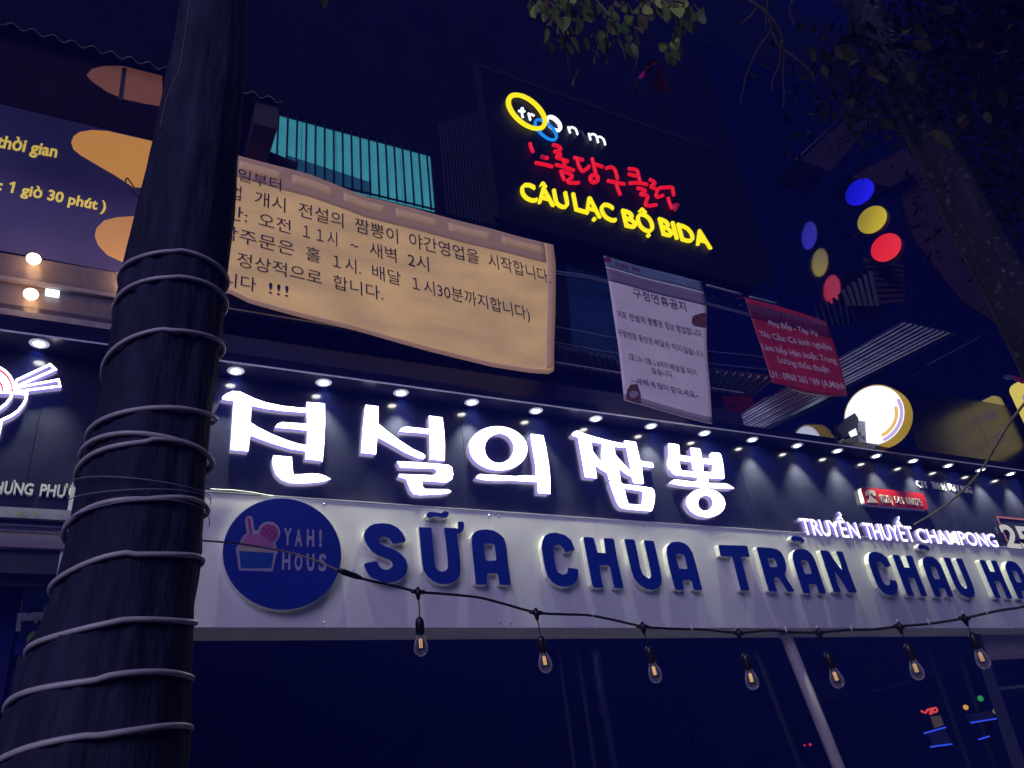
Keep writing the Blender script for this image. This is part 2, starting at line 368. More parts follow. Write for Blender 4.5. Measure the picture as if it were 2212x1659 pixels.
# round logo plate
CL = conv(840, 1930, .30140)
lg = empty('round_logo_sign', atY(*CL(920, 820), -.05), 'round blue sign with an ice cream cup and the words YAH! HOUS', 'round sign')
cc = atY(*CL(920, 812), -.07); rad = (atY(*CL(1698, 830), -.07).x-atY(*CL(143, 800), -.07).x)/2
circ = [(cc.x+rad*math.cos(t), cc.z+rad*.985*math.sin(t)) for t in (2*math.pi*k/72 for k in range(72))]
solid('plate', [circ], -.07, .07-.001, M_SIDE, lg, world=True)
solid('blue_film_face', shrink([circ], .004), -.074, .0035, mat('logo_blue', (.002,.018,.25), .4, var=.06, scale=10), lg, world=True)
M_PW = mat('pale_print', (.36,.30,.44), .5); M_PP = mat('pink_print', (.42,.13,.30), .5); M_PM = mat('magenta_print', (.34,.03,.16), .5); M_PY = mat('cream_print', (.40,.33,.24), .5); M_PB = mat('cup_blue', (.002,.045,.30), .5)
def deco(name, loops, cv, lift, m, parent, yb=-.074): return solid(name, loops, yb-lift, .0012, m, parent, cv=cv)
CL2 = conv(840, 1930, .19886)
deco('cup_outline', [[(640,560),(680,510),(730,508),(775,545),(790,640),(808,770),(830,795),(885,790),(910,730),(960,665),(1030,628),(1110,618),(1200,640),(1280,710),(1325,800),(1322,880),(1290,960),(1230,1040),(1245,1130),(1278,1190),(1270,1250),(1240,1310),(1175,1610),(530,1590),(500,1560),(470,1300),(440,1170),(470,1110),(510,1075),(540,990),(600,900),(665,850),(650,760),(630,620)]], CL2, .0010, M_PW, lg)
deco('cup_front', [[(512,1205),(850,1222),(1195,1245),(1150,1545),(545,1545)]], CL2, .0024, M_PB, lg)
deco('cream_band', [[(490,1120),(720,1130),(950,1160),(1230,1220),(1215,1245),(850,1220),(500,1195)]], CL2, .0024, M_PY, lg)
deco('scoop', [[(550,1075),(580,990),(640,910),(720,865),(800,858),(900,870),(1000,900),(1060,950),(1110,1010),(1150,1025),(1190,1040),(1200,1120),(1220,1180),(1000,1150),(850,1125),(560,1110)]], CL2, .0024, M_PP, lg)
deco('stick', [[(672,570),(700,545),(735,565),(768,860),(750,875),(725,870),(700,760)]], CL2, .0038, M_PM, lg)
deco('wafer', [[(920,870),(925,800),(960,730),(1030,685),(1110,668),(1200,690),(1265,760),(1285,850),(1265,940),(1200,1005),(1140,1022),(1110,1000),(1050,950),(990,900)]], CL2, .0038, M_PM, lg)
wl = []
for a, b in (((1000,700),(1230,960)),((1100,672),(1280,850)),((945,790),(1140,1010)),((960,850),(1130,680)),((1020,900),(1220,715)),((1080,960),(1270,780)),((1130,1005),(1280,870))):
    va, vb = Vector(a), Vector(b); nn = (vb-va).normalized().orthogonal()*6
    wl.append([tuple(va+nn), tuple(vb+nn), tuple(vb-nn), tuple(va-nn)])
for k in wl: deco('wafer_line', [k], CL2, .0052, M_PP, lg)
for body, ws in (('Y', (915,725,1020)),):
    pass
for ch, x0, x1, yb in (('Y',915,1020,722),('A',1062,1160,735),('H',1218,1315,738),('!',1380,1418,742),('H',895,1003,1040),('O',1058,1160,1052),('U',1218,1318,1056),('S',1375,1475,1060)):
    text('print_letter', ch, (x0, yb-2), (x1, yb+2), 225, -.074, M_PW, lg, cv=CL, off=.035, lift=.003)

# ================================================================== BLACK SIGN WITH THE BIG LIT LETTERS
bs = empty('black_sign', (6, PY, 4.3), 'black glossy sign fascia carrying the big glowing Korean letters under a row of downlights', 'sign board')
s1 = atY(995, 894, PY).x; s2 = atY(1589, 971, PY).x; step = s2-s1
seams = [.25, s1-step, s1, s2, s2+step, 11.95]
if seams[1] < .3: seams = [.25] + seams[2:]
seams = sorted(seams)
for a, b in zip(seams, seams[1:]): box('panel', a+.002, b-.002, PY, PY+.02, 4.31, SOF-.004, M_PANEL, bs)
box('backing', .25, 11.95, PY+.024, PY+.4, 4.31, SOF-.004, M_DARK, bs)
box('canopy', .25, 11.85, -.215, PY+.4, SOF, SOF+.10, mat('canopy_black', (.010,.010,.026), .22, var=.3, scale=4), bs)
box('canopy_edge', .25, 11.85, -.2195, -.2155, SOF-.003, SOF+.012, mat('edge_trim', (.85,.85,.95), .3), bs)
Z2 = conv(800, 1350, .4973); Z3 = conv(1800, 1450, .5425); ZJ = conv(2200, 1650, .24108); ZP = conv(2560, 1700, .2291)
BM = [M_LETTER, M_LSIDE]; BD = .056; BY = PY-BD
def big(loops, cv): solid('letter', loops, BY, BD-.020, BM, bs, cv=cv)
big([[(150,430),(185,402),(235,382),(290,385),(340,408),(400,437),(500,472),(640,500),(760,512),(818,517),(820,468),(963,480),(965,640),(958,800),(945,940),(930,932),(808,920),(812,858),(700,842),(560,800),(450,762),(372,730),(357,858),(217,845),(230,640),(242,458),(185,452),(155,445)],
     [(382,497),(500,522),(640,540),(820,552),(824,640),(720,634),(625,627),(590,640),(568,668),(600,672),(720,682),(825,694),(822,808),(760,800),(650,765),(530,715),(430,665),(375,628)]], Z2)
big([[(556,890),(702,903),(708,1000),(715,1042),(780,1040),(860,1033),(920,1038),(965,1052),(1010,1077),(960,1096),(860,1108),(760,1112),(680,1108),(620,1083),(575,1040),(555,985),(548,930)]], Z2)
big([[(1285,490),(1388,503),(1388,640),(1460,700),(1560,775),(1660,840),(1740,875),(1758,890),(1757,908),(1745,920),(1700,912),(1600,870),(1480,800),(1378,745),(1368,882),(1252,870),(1262,700),(1275,580)]], Z2)
big([[(1788,577),(1895,590),(1908,700),(1914,800),(1912,934),(1800,922),(1797,825),(1792,722),(1700,712),(1555,702),(1565,680),(1605,663),(1790,682)]], Z2)
big([[(1535,937),(1700,945),(1940,965),(1970,985),(1980,1040),(1970,1080),(1925,1105),(1730,1092),(1740,1140),(1755,1157),(1940,1160),(1965,1175),(1950,1188),(1880,1198),(1720,1205),(1670,1200),(1640,1165),(1610,1080),(1548,1060),(1552,1038),(1820,1048),(1845,1035),(1848,1010),(1830,995),(1560,988)]], Z2)
big([ell(299, 581, 211, 160, 36, .06), ell(305, 581, 105, 107, 28, .2)], Z3)
big([[(533,477),(625,487),(645,570),(665,690),(675,790),(676,912),(588,905),(582,826),(480,820),(400,815),(280,817),(190,810),(140,798),(138,785),(165,768),(300,776),(420,783),(500,777),(572,783),(567,700),(550,600),(538,530)]], Z3)
big([[(210,255),(240,215),(290,190),(340,197),(420,235),(520,270),(650,305),(800,345),(950,380),(1068,400),(1070,350),(1240,368),(1262,385),(1300,540),(1332,682),(1520,708),(1545,740),(1552,790),(1520,792),(1355,770),(1370,900),(1388,1050),(1375,1060),(1230,1045),(1210,1020),(1190,940),(1130,920),(1060,870),(975,800),(995,900),(1015,1005),(995,1015),(840,1000),(820,985),(795,885),(740,855),(680,820),(590,745),(610,860),(625,960),(610,967),(445,950),(425,935),(400,780),(350,500),(315,300),(230,275)],
     [(530,370),(700,400),(712,420),(722,720),(660,660),(560,530),(545,460)], [(905,452),(1100,470),(1110,500),(1150,700),(1180,850),(1100,770),(940,600),(925,560)]], ZJ)
big([[(825,1022),(850,1017),(1020,1027),(1045,1060),(1200,1080),(1400,1105),(1520,1125),(1555,1160),(1572,1230),(1568,1320),(1550,1420),(1525,1495),(1505,1505),(1300,1490),(1150,1475),(1040,1460),(990,1430),(950,1370),(900,1240),(850,1100)], [(1072,1135),(1220,1155),(1365,1180),(1370,1260),(1355,1405),(1138,1385),(1100,1260)]], ZJ)
big([[(310,200),(340,197),(480,220),(500,240),(510,400),(708,428),(690,290),(690,275),(840,285),(865,310),(890,460),(1060,475),(1045,365),(1060,352),(1190,365),(1215,390),(1245,500),(1265,640),(1275,800),(1255,812),(1000,792),(1000,880),(1300,888),(1340,905),(1400,940),(1445,975),(1400,980),(1200,975),(900,955),(600,935),(420,905),(350,885),(360,855),(400,825),(440,820),(600,840),(800,865),(815,785),(600,765),(430,742),(380,715),(340,640),(315,560),(312,400)],
     [(500,493),(715,520),(725,640),(800,692),(535,662),(515,580)], [(905,545),(1075,565),(1070,698),(920,685)]], ZP)
big([ell(957, 1222, 333, 246, 36, .1), ell(950, 1226, 128, 133, 26, .2)], ZP)

# small words on the same fascia
CW = conv(3080, 1850, .43038)
wd = empty('lit_word_sign', atY(*CW(1000, 600), PY), 'glowing white lettering TRUYEN THUYET CHAMPONG on the black fascia', 'lettering')
WM = [lamp_mat('lit_small_letter', (1,.95,1), 2.2), M_LSIDE]
for bd, b1, b2 in (('TRUYỀN', (200,592), (722,628)), ('THUYẾT', (778,632), (1228,662)), ('CHAMPONG', (1258,664), (1988,708))):
    letters3d(bd, b1, b2, 158 if bd != 'CHAMPONG' else 138, PY-.05, .036, WM, wd, cv=CW, off=.012)
ct = empty('company_lettering', atY(*CW(1500, 180), PY), 'small pale letters CTY TNHH MTV KIG below the downlights', 'lettering')
for bd, b1, b2 in (('CTY', (1248,156), (1342,166)), ('TNHH', (1385,168), (1503,186)), ('MTV', (1535,186), (1635,200)), ('KIG', (1655,203), (1745,214))):
    letters3d(bd, b1, b2, 66, PY-.015, .014, [mat('pale_letter', (.78,.78,.72), .5), MATS['pale_letter']], ct, cv=CW, off=.005)
mat('phone_letter', (.5,.42,.38), .6)
ph = empty('phone_sign', atY(*CW(1000, 300), PY), 'red rounded sign box with a telephone symbol and (028) 541 08075', 'sign')
def rnd(p, r=.22, k=5):
    o = []
    for i in range(len(p)):
        a, b, c = Vector(p[i-1]), Vector(p[i]), Vector(p[(i+1) % len(p)]); d1 = (a-b); d2 = (c-b); q = min(d1.length, d2.length)*r
        s, e = b+d1.normalized()*q, b+d2.normalized()*q
        o += [tuple((1-t)**2*s+2*t*(1-t)*b+t*t*e) for t in (j/k for j in range(k+1))]
    return o
wl_ = [(lambda p: (p.x, p.z))(atY(*CW(*q), PY-.055)) for q in ((712,155),(1290,215),(1345,368),(758,318))]
bx = solid('sign_box', [rnd(wl_)], PY-.055, .054, mat('white_plastic', (.8,.8,.82), .4), ph, world=True)
solid('red_face', [rnd(wl_)], PY-.059, .004, mat('red_plastic', (.36,.008,.008), .4), ph, world=True)
letters3d('(028)', (905,290), (1018,306), 74, PY-.067, .007, [MATS['phone_letter'], MATS['phone_letter']], ph, cv=CW, off=.0)
letters3d('541', (1042,300), (1122,314), 68, PY-.067, .007, [MATS['phone_letter'], MATS['phone_letter']], ph, cv=CW, off=.0)
letters3d('08075', (1150,312), (1290,330), 68, PY-.067, .007, [MATS['phone_letter'], MATS['phone_letter']], ph, cv=CW, off=.0)
solid('telephone_symbol', [[(765,195),(790,182),(820,184),(850,200),(858,240),(835,240),(822,215),(808,212),(812,240),(840,262),(868,290),(876,302),(790,298),(785,280),(800,262),(796,236),(790,212),(786,232),(768,232)]], PY-.067, .007, [MATS['phone_letter']], ph, cv=CW)
n25 = empty('number_sign', atY(*CW(2150, 560), PY), 'dark sign with thin pink outline and large white digits 25 at the right edge', 'sign')
b0 = atY(*CW(1955, 425), PY-.02); b1 = atY(*CW(2085, 690), PY-.02)
NX0 = b0.x; 
box('plate', NX0, NX0+1.6, PY-.02, PY-.002, b1.z-.15, b0.z, M_PANEL, n25)
mo = lamp_mat('pink_neon', (.9,.25,.25), .45)
for q in ((NX0, NX0+.02, b1.z-.15, b0.z), (NX0, NX0+1.6, b0.z-.02, b0.z)): box('outline', q[0], q[1], PY-.028, PY-.0205, q[2], q[3], mo, n25)
letters3d('25', (2062,712), (2330,735), 235, PY-.05, .029, [lamp_mat('dim_white_digit', (1,.95,.9), .6), M_PANEL], n25, cv=CW, off=.03)

# downlights
def downlight(x, y, label, group):
    t = empty('downlight', (x, y, SOF), label, 'downlight', group)
    lathe('trim_ring', [(.040,-.002),(.043,-.008),(.068,-.006),(.073,-.001)], (x, y, SOF), mat('ring_white', (.75,.75,.72), .4, emit=(.5,.52,.75), es=.45), t, seg=24)
    vs, fs = lathe_geo([(.0005,-.006),(.040,-.004)], (x, y, SOF), seg=20)
    mk('lens', vs, fs, lamp_mat('lens_glow', (1,.98,.88), 26), t)
    ld = bpy.data.lights.get('downlight_beam')
    if not ld:
        ld = bpy.data.lights.new('downlight_beam', 'SPOT'); ld.energy = 165; ld.spot_size = R(78); ld.spot_blend = .8; ld.color = (.93,1,.72); ld.shadow_soft_size = .035
    lo = bpy.data.objects.new('light_source', ld); COL.objects.link(lo); lo.parent = t; lo.location = (0,0,-.02)
    return t
lp = ((509,802),(700,825),(866,849),(1019,869),(1157,888),(1286,905),(1404,922),(1517,939),(1618,954),(1714,967),(1803,977),(1885,989),(1963,1000),(2037,1011),(2105,1021),(2168,1030))
names = ['above the left end of the first big Korean letter','above the right side of the first big Korean letter','above the left of the second big Korean letter','between the second and third big Korean letters','above the right part of the third big Korean letter','left above the fourth big Korean letter','right above the fourth big Korean letter','above the fifth big Korean letter','just right of the fifth big Korean letter','first one past the big letters to the right','second one past the big letters to the right','above the red phone sign','right above the red phone sign, below the round lit sign','left above the small company letters','above the end of the small company letters','last one at the right end of the canopy']
for (a, b), nm in zip(lp, names):
    p = atZ(a, b, SOF); downlight(p.x, -.088, 'recessed downlight '+nm, 'downlights under the black canopy')

# ================================================================== LEFT SHOP
ls = empty('left_black_sign', (-1, PY, 4.1), 'black sign fascia of the left shop with pale letters HUNG PHUOC, behind the trunk', 'sign board')
box('panel', -5, -.497, PY, PY+.02, 4.08, SOF-.004, M_PANEL, ls); box('panel', -.493, .20, PY, PY+.02, 4.08, SOF-.004, M_PANEL, ls)
box('backing', -5, .2, PY+.024, PY+.4, 4.08, SOF-.004, M_DARK, ls)
box('canopy', -5, .2, -.225, PY+.4, SOF, SOF+.14, MATS['canopy_black'], ls)
box('canopy_edge', -5, .2, -.2295, -.2255, SOF-.003, SOF+.01, MATS['edge_trim'], ls)
C0 = conv(0, 1900, .24111)
letters3d('PHƯỚC', (640,212), (1380,262), 195, PY-.03, .029, [MATS['pale_letter'], MATS['pale_letter']], ls, cv=C0, off=.025)
letters3d('HƯNG', (-110,170), (525,203), 195, PY-.03, .029, [MATS['pale_letter'], MATS['pale_letter']], ls, cv=C0, off=.025)
p = atZ(85, 742, SOF); downlight(p.x, -.109, 'round recessed downlight over the left shop sign, left of the trunk', 'downlights under the left canopy')
# ledge under it
rl = empty('planter_ledge', (-2, -.05, 3.8), 'narrow grey ledge with rails under the left shop sign', 'ledge')
box('top_bar', -5, -.15, -.03, .02, 3.985, 4.062, M_TRIM, rl)
box('rail', -5, -.17, -.05, -.035, 3.915, 3.93, M_CHROME, rl); box('rail', -5, -.17, -.05, -.035, 3.88, 3.893, M_CHROME, rl)
box('front_plate', -5, -.18, -.03, .02, 3.77, 3.875, mat('dull_plate', (.25,.2,.24), .5), rl)
box('lower_bar', -5, -.2, .2, .24, 3.58, 3.625, MATS['dull_plate'], rl)
box('shadow_box', -5, -.2, .021, .36, 3.60, 3.98, M_DARK, rl)
lpn = empty('leafy_plant', (-.6, -.06, 3.9), 'few bright green leaves poking out of the ledge rails', 'plant')
mg = mat('bright_leaf', (.25,.55,.08), .5)
C1 = conv(0, 1900, .24111)
for lf in ([(240,545),(330,490),(400,472),(480,488),(400,484),(350,520),(300,545)], [(525,497),(620,487),(600,540),(575,535)], [(925,548),(940,525),(1020,530),(1010,550)], [(120,515),(150,500),(175,512),(140,520)]):
    solid('leaf', [lf], -.056, .003, mg, lpn, cv=C1)
# noodle bowl logo
CB = conv(0, 1300, .30143)
nb = empty('bowl_logo_sign', atY(*CB(150, 900), PY), 'glowing white outline logo of a noodle bowl with chopsticks and red rings', 'logo sign')
def ribbon(pts, w, closed=False):                       # strip outline(s) from a centre line
    P = [Vector(p) for p in pts]; k = len(P); a = []; b = []
    for i in range(k):
        t1 = (P[i]-P[i-1]).normalized() if (i or closed) else None; t2 = (P[(i+1) % k]-P[i]).normalized() if (i < k-1 or closed) else None
        if t1 is None: t1 = t2
        if t2 is None: t2 = t1
        n1, n2 = Vector((-t1.y, t1.x)), Vector((-t2.y, t2.x)); nn = (n1+n2).normalized(); L = w/2/max(.5, nn.dot(n1))
        a.append(tuple(P[i]+nn*L)); b.append(tuple(P[i]-nn*L))
    return [a, b] if closed else [a+b[::-1]]
def arc(cx, cy, r, a0, a1, n=18): return [(cx+r*math.cos(R(a0+(a1-a0)*k/n)), cy+r*math.sin(R(a0+(a1-a0)*k/n))) for k in range(n+1)]
def nbs(loops, m=None, yy=0, d=.05): solid('lit_stroke', loops, PY-d-yy, d-.014, m or [M_LETTER, M_LSIDE], nb, cv=CB)
nbs(ribbon([(218,652),(655,447),(722,510),(205,738)], 30, True)); nbs(ribbon([(212,752),(765,645),(785,730),(212,800)], 28, True))
nbs([arc(-140,790,345,-180,-2,30)+arc(-140,790,100,0,-180,16)], yy=.0)
nbs(ribbon([(-400,806),(0,808),(180,815),(350,835),(335,910),(300,975),(235,1055),(150,1115),(20,1175),(5,1250),(-30,1400)], 34), yy=.002)
nbs(ribbon([(165,815),(135,890),(75,965),(0,1020),(-60,1050)], 34), yy=.003)
m_red = lamp_mat('red_acrylic', (1,.06,.16), 1.1)
solid('red_ring', ribbon(arc(-140,790,300,-75,2), 30), PY-.058, .006, m_red, nb, cv=CB); solid('red_ring', ribbon(arc(-140,790,175,-60,2), 30), PY-.058, .006, m_red, nb, cv=CB)

# purple banner with orange shapes
lb = empty('purple_banner', (-1, .1, 6.37), 'purple banner with yellow Vietnamese lettering and orange shapes, left of the trunk', 'banner')
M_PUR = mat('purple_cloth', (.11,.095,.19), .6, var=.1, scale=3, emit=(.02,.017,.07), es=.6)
LBY = .1
def lbl(name, pts, lift, m, cv=I): return solid(name, [pts], LBY-lift, .002, m, lb, cv=cv)
lbl('cloth', [(-160,188),(0,222),(160,258),(325,292),(420,312),(420,640),(265,590),(0,541),(-160,512)], 0, M_PUR)
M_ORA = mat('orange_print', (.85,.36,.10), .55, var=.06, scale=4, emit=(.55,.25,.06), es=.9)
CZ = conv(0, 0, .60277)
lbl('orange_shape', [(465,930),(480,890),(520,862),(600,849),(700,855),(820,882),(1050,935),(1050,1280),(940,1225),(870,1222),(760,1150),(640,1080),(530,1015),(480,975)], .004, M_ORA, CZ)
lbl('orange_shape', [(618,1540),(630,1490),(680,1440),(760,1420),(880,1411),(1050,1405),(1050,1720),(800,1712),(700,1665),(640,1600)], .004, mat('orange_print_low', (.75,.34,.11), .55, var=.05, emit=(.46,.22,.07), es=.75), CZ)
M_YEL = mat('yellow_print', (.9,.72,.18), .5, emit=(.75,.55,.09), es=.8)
text('lettering', 'thời gian', (-30,962), (368,1032), 84, LBY, M_YEL, lb, cv=CZ, off=.03, lift=.004)
text('lettering', ': 1 giờ 30 phút )', (-12,1244), (688,1384), 72, LBY, M_YEL, lb, cv=CZ, off=.03, lift=.004)
box('top_pole', -3, .3, .06, .09, 8.07, 8.10, M_DARK, lb)
ub = empty('upper_left_advert', (-.5, .35, 8.0), 'dim brown and orange advert panel under the wavy roof edge, top left', 'advert')
UBY = -.50
solid('panel', [[(-160,8),(420,166),(420,322),(-160,182)]], UBY, .02, mat('brown_panel', (.018,.009,.010), .8, spec=.08, var=.4, scale=3), ub)
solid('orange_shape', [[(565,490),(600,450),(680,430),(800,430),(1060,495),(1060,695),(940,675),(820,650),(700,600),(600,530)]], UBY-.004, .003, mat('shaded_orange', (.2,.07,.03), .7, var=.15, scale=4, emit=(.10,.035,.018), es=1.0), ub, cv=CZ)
solid('post', [[(800,440),(828,446),(800,660),(772,650)]], UBY-.012, .007, M_DARK, ub, cv=CZ)
lwall = empty('left_building', (-3, 1.5, 0), 'dark building left of the trunk carrying the purple banner', 'building')
box('wall', -14, .20, .5, .9, 4.08, 8.35, M_WALL, lwall); box('wall', -14, .749, .502, .9, 8.353, 16, M_WALL, lwall)
box('ground_floor_wall', -14, -.42, .5, .9, .13, 4.078, M_STORE, lwall)
# glazed shelf with lamps
gs = empty('glazed_balcony', (-1, 0, 5.6), 'glazed balcony strip with pale metal rails under the purple banner', 'balcony')
M_BALC = mat('balcony_glass', (.18,.16,.17), .28, var=.15, scale=3)
box('upper_pane', -4, .24, .02, .05, 6.03, 6.29, M_BALC, gs); box('lower_pane', -4, .24, .02, .05, 5.80, 6.005, M_BALC, gs)
box('lower_pane', -4, .24, .02, .05, 5.725, 5.798, mat('dark_glass', (.07,.065,.09), .2), gs)
box('rail', -4, .24, -.015, .02, 6.006, 6.045, mat('rail_metal', (.42,.39,.38), .3, metal=.3, var=.2, scale=12), gs)
box('bottom_rail', -4, .24, -.03, .05, 5.665, 5.722, MATS['rail_metal'], gs)
box('top_shadow_gap', -4, .24, .0, .05, 6.046, 6.06, M_DARK, gs)
def wall_lamp(px, py, lab, sx_=1):
    p = atY(px, py, -.06)
    t = empty('warm_lamp', p, lab, 'lamp', 'warm lamps on the glazed balcony')
    lathe('bulb', [(.001,-.05),(.03,-.046),(.05,-.025),(.055,0),(.045,.02),(.001,.022)], p, lamp_mat('warm_bulb', (1,.55,.25), 11), t)
    box('holder', p.x-.02, p.x+.02, -.05, .015, p.z+.022, p.z+.05, M_DARK, t)
    pl_ = bpy.data.lights.new('warm_glow', 'POINT'); pl_.energy = 1.6; pl_.color = (1,.55,.25); pl_.shadow_soft_size = .05
    lo = bpy.data.objects.new('light_source', pl_); COL.objects.link(lo); lo.parent = t; lo.location = (0,-.07,0)
wall_lamp(73, 558, 'warm glowing lamp on the upper pane, just under the purple banner')
wall_lamp(67, 634, 'warm glowing lamp on the lower pane below the pale rail')
wall_lamp(268, 592, 'warm glowing lamp half hidden by the trunk edge')
p = atY(98, 630, -.03); q = box('strip_lamp', p.x, p.x+.1, -.05, .015, p.z-.012, p.z+.02, lamp_mat('white_strip', (.8,.85,1), 2.5)); tag(q, 'short white strip lamp beside the lower warm lamp', 'lamp')
# wavy roofs
def corrugated(name, p00, p10, p01, p11, n, amp, m, parent=None, rows=4, seg=6):
    p00, p10, p01, p11 = map(Vector, (p00, p10, p01, p11)); nn = (p10-p00).cross(p01-p00).normalized(); N = n*seg; vs = []; fs = []
    for s in (0, 1):
        for j in range(rows+1):
            v = j/rows
            for i in range(N+1):
                u = i/N; p = p00*(1-u)*(1-v)+p10*u*(1-v)+p01*(1-u)*v+p11*u*v
                vs.append(p+nn*(amp*math.sin(2*math.pi*u*n)+s*.004))
    K = (N+1)*(rows+1)
    for j in range(rows):
        for i in range(N):
            a = j*(N+1)+i; fs.append((a, a+1, a+N+2, a+N+1)); fs.append((a+K, a+K+N+1, a+K+N+2, a+K+1))
    for i in range(N):
        fs.append((i, i+K, i+K+1, i+1)); b = rows*(N+1)+i; fs.append((b, b+1, b+K+1, b+K))
    return mk(name, vs, fs, m, parent, smooth=True)
rf = empty('wavy_roof', (-.5, -.3, 8.3), 'corrugated roof sheet with a wavy pale edge above the left advert, passing behind the trunk', 'roof')
corrugated('sheet', (-3, -.6, 8.30), (1.1, -.6, 8.27), (-3, .5, 8.75), (1.1, .5, 8.72), 26, .022, M_ROOF, rf)
corrugated('edge_strip', (-3, -.61, 8.285), (1.1, -.61, 8.255), (-3, -.585, 8.31), (1.1, -.585, 8.28), 26, .022, mat('pale_edge', (.6,.6,.42), .6, var=.4, scale=20), rf, rows=1)
box('gable', .86, 1.08, -.55, .49, 7.92, 8.235, mat('gable_brown', (.05,.03,.035), .7, var=.3), rf)
box('fascia_beam', -3, .855, -.2, -.12, 8.12, 8.24, M_ROOF, rf)
sl = slab('small_awning', [atY(560,318,.2), atY(645,352,.2), atY(636,374,.2), atY(540,348,.2)], .25, M_ROOF); tag(sl, 'small dark awning slab at the lower left of the teal window', 'awning')

# awning between upper wall and black canopy
aw = empty('long_awning', (4, 0, 6.0), 'long dark corrugated awning between the tan banner and the black canopy', 'awning')
corrugated('sheet', (.5, -.3, 5.865), (6.6, -.3, 5.865), (.5, .5, 6.25), (6.6, .5, 6.25), 62, .013, mat('awning_sheet', (.05,.035,.06), .5, var=.45, scale=4), aw)
box('edge_angle', .5, 6.6, -.312, -.306, 5.872, 5.884, mat('angle_grey', (.30,.30,.36), .4), aw)
box('fascia_board', .5, 6.6, -.17, -.14, 5.52, 5.70, mat('fascia_navy', (.018,.018,.05), .5, var=.3, scale=3), aw)
for k in range(7): box('bracket', 1.2+k*.8, 1.22+k*.8, -.135, .49, 5.62, 5.65, M_DARK, aw)

# ================================================================== BANNERS
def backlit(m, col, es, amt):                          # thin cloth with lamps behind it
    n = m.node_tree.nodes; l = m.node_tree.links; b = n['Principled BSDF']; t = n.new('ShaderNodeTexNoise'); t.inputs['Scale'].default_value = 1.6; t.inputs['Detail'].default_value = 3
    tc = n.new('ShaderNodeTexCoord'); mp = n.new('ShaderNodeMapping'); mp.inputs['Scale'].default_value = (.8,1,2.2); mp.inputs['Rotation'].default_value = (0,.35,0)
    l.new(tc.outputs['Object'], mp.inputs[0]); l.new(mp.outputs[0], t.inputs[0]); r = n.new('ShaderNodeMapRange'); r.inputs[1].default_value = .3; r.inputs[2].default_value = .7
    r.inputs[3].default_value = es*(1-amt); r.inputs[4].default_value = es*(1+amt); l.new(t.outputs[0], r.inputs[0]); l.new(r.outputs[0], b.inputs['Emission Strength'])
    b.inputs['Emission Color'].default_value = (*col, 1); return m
def waver(seed, a=.012): return lambda p: a*math.sin(p.x*3.1+seed+p.z*.8)+a*.8*math.sin(p.z*4.3+seed*2+p.x*1.1)+a*.5*math.sin(p.x*7+p.z*5+seed)
def quad_cloth(name, top, bot, left, right, cv, y, m, parent, warp, nx=60, nz=34, lift=0, v0=0, v1=1, u0=0, u1=1):
    def pl(pts, t):
        s = [0]
        for a, b in zip(pts, pts[1:]): s.append(s[-1]+(Vector(b)-Vector(a)).length)
        t *= s[-1]
        for i in range(len(pts)-1):
            if t <= s[i+1]+1e-9: f = (t-s[i])/(s[i+1]-s[i]); return Vector(pts[i]).lerp(Vector(pts[i+1]), f)
        return Vector(pts[-1])
    vs = []; fs = []
    for s in (0, 1):
        for j in range(nz+1):
            v = v0+(v1-v0)*j/nz
            for i in range(nx+1):
                u = u0+(u1-u0)*i/nx
                q = pl(top,u)*(1-v)+pl(bot,u)*v+pl(left,v)*(1-u)+pl(right,v)*u-(Vector(top[0])*(1-u)*(1-v)+Vector(top[-1])*u*(1-v)+Vector(bot[0])*(1-u)*v+Vector(bot[-1])*u*v)
                p = atY(*cv(q.x, q.y), y); p.y += warp(p)-lift+s*.0015; vs.append(p)
    K = (nx+1)*(nz+1)
    for j in range(nz):
        for i in range(nx):
            a = j*(nx+1)+i; fs.append((a, a+nx+1, a+nx+2, a+1)); fs.append((a+K, a+1+K, a+nx+2+K, a+nx+1+K))
    for i in range(nx): fs.append((i, i+1, i+1+K, i+K)); b = nz*(nx+1)+i; fs.append((b, b+K, b+K+1, b+1))
    for j in range(nz): a = j*(nx+1); fs.append((a, a+K, a+K+nx+1, a+nx+1)); b = a+nx; fs.append((b, b+nx+1, b+K+nx+1, b+K))
    return mk(name, vs, fs, m, parent, smooth=True)
# tan banner
tb = empty('tan_banner', (2.6, 0, 6.0), 'large tan cloth banner with dark Korean writing, right of the trunk', 'banner')
wv = waver(1.0, .006); TY = -.42
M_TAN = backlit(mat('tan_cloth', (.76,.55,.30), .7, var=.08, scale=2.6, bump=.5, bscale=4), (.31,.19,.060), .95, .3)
ttop = [(-60,310),(215,385),(600,490),(920,610),(1200,680),(1500,765),(1800,840),(1990,885)]; tbot = [(-120,1085),(150,1160),(260,1215),(560,1300),(900,1385),(1300,1495),(1650,1580),(1850,1615),(1960,1622),(1990,1605)]
tl_ = [(-60,310),(-120,1085)]; tr_ = [(1990,885),(2003,1000),(2000,1250),(1990,1605)]
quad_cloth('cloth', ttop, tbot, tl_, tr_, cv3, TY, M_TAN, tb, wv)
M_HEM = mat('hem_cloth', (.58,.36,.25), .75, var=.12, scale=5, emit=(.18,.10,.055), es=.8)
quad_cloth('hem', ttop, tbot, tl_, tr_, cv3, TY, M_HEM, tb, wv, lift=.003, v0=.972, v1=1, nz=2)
quad_cloth('hem', ttop, tbot, tl_, tr_, cv3, TY, M_HEM, tb, wv, lift=.003, u0=.978, u1=1, nx=2, v1=.962)
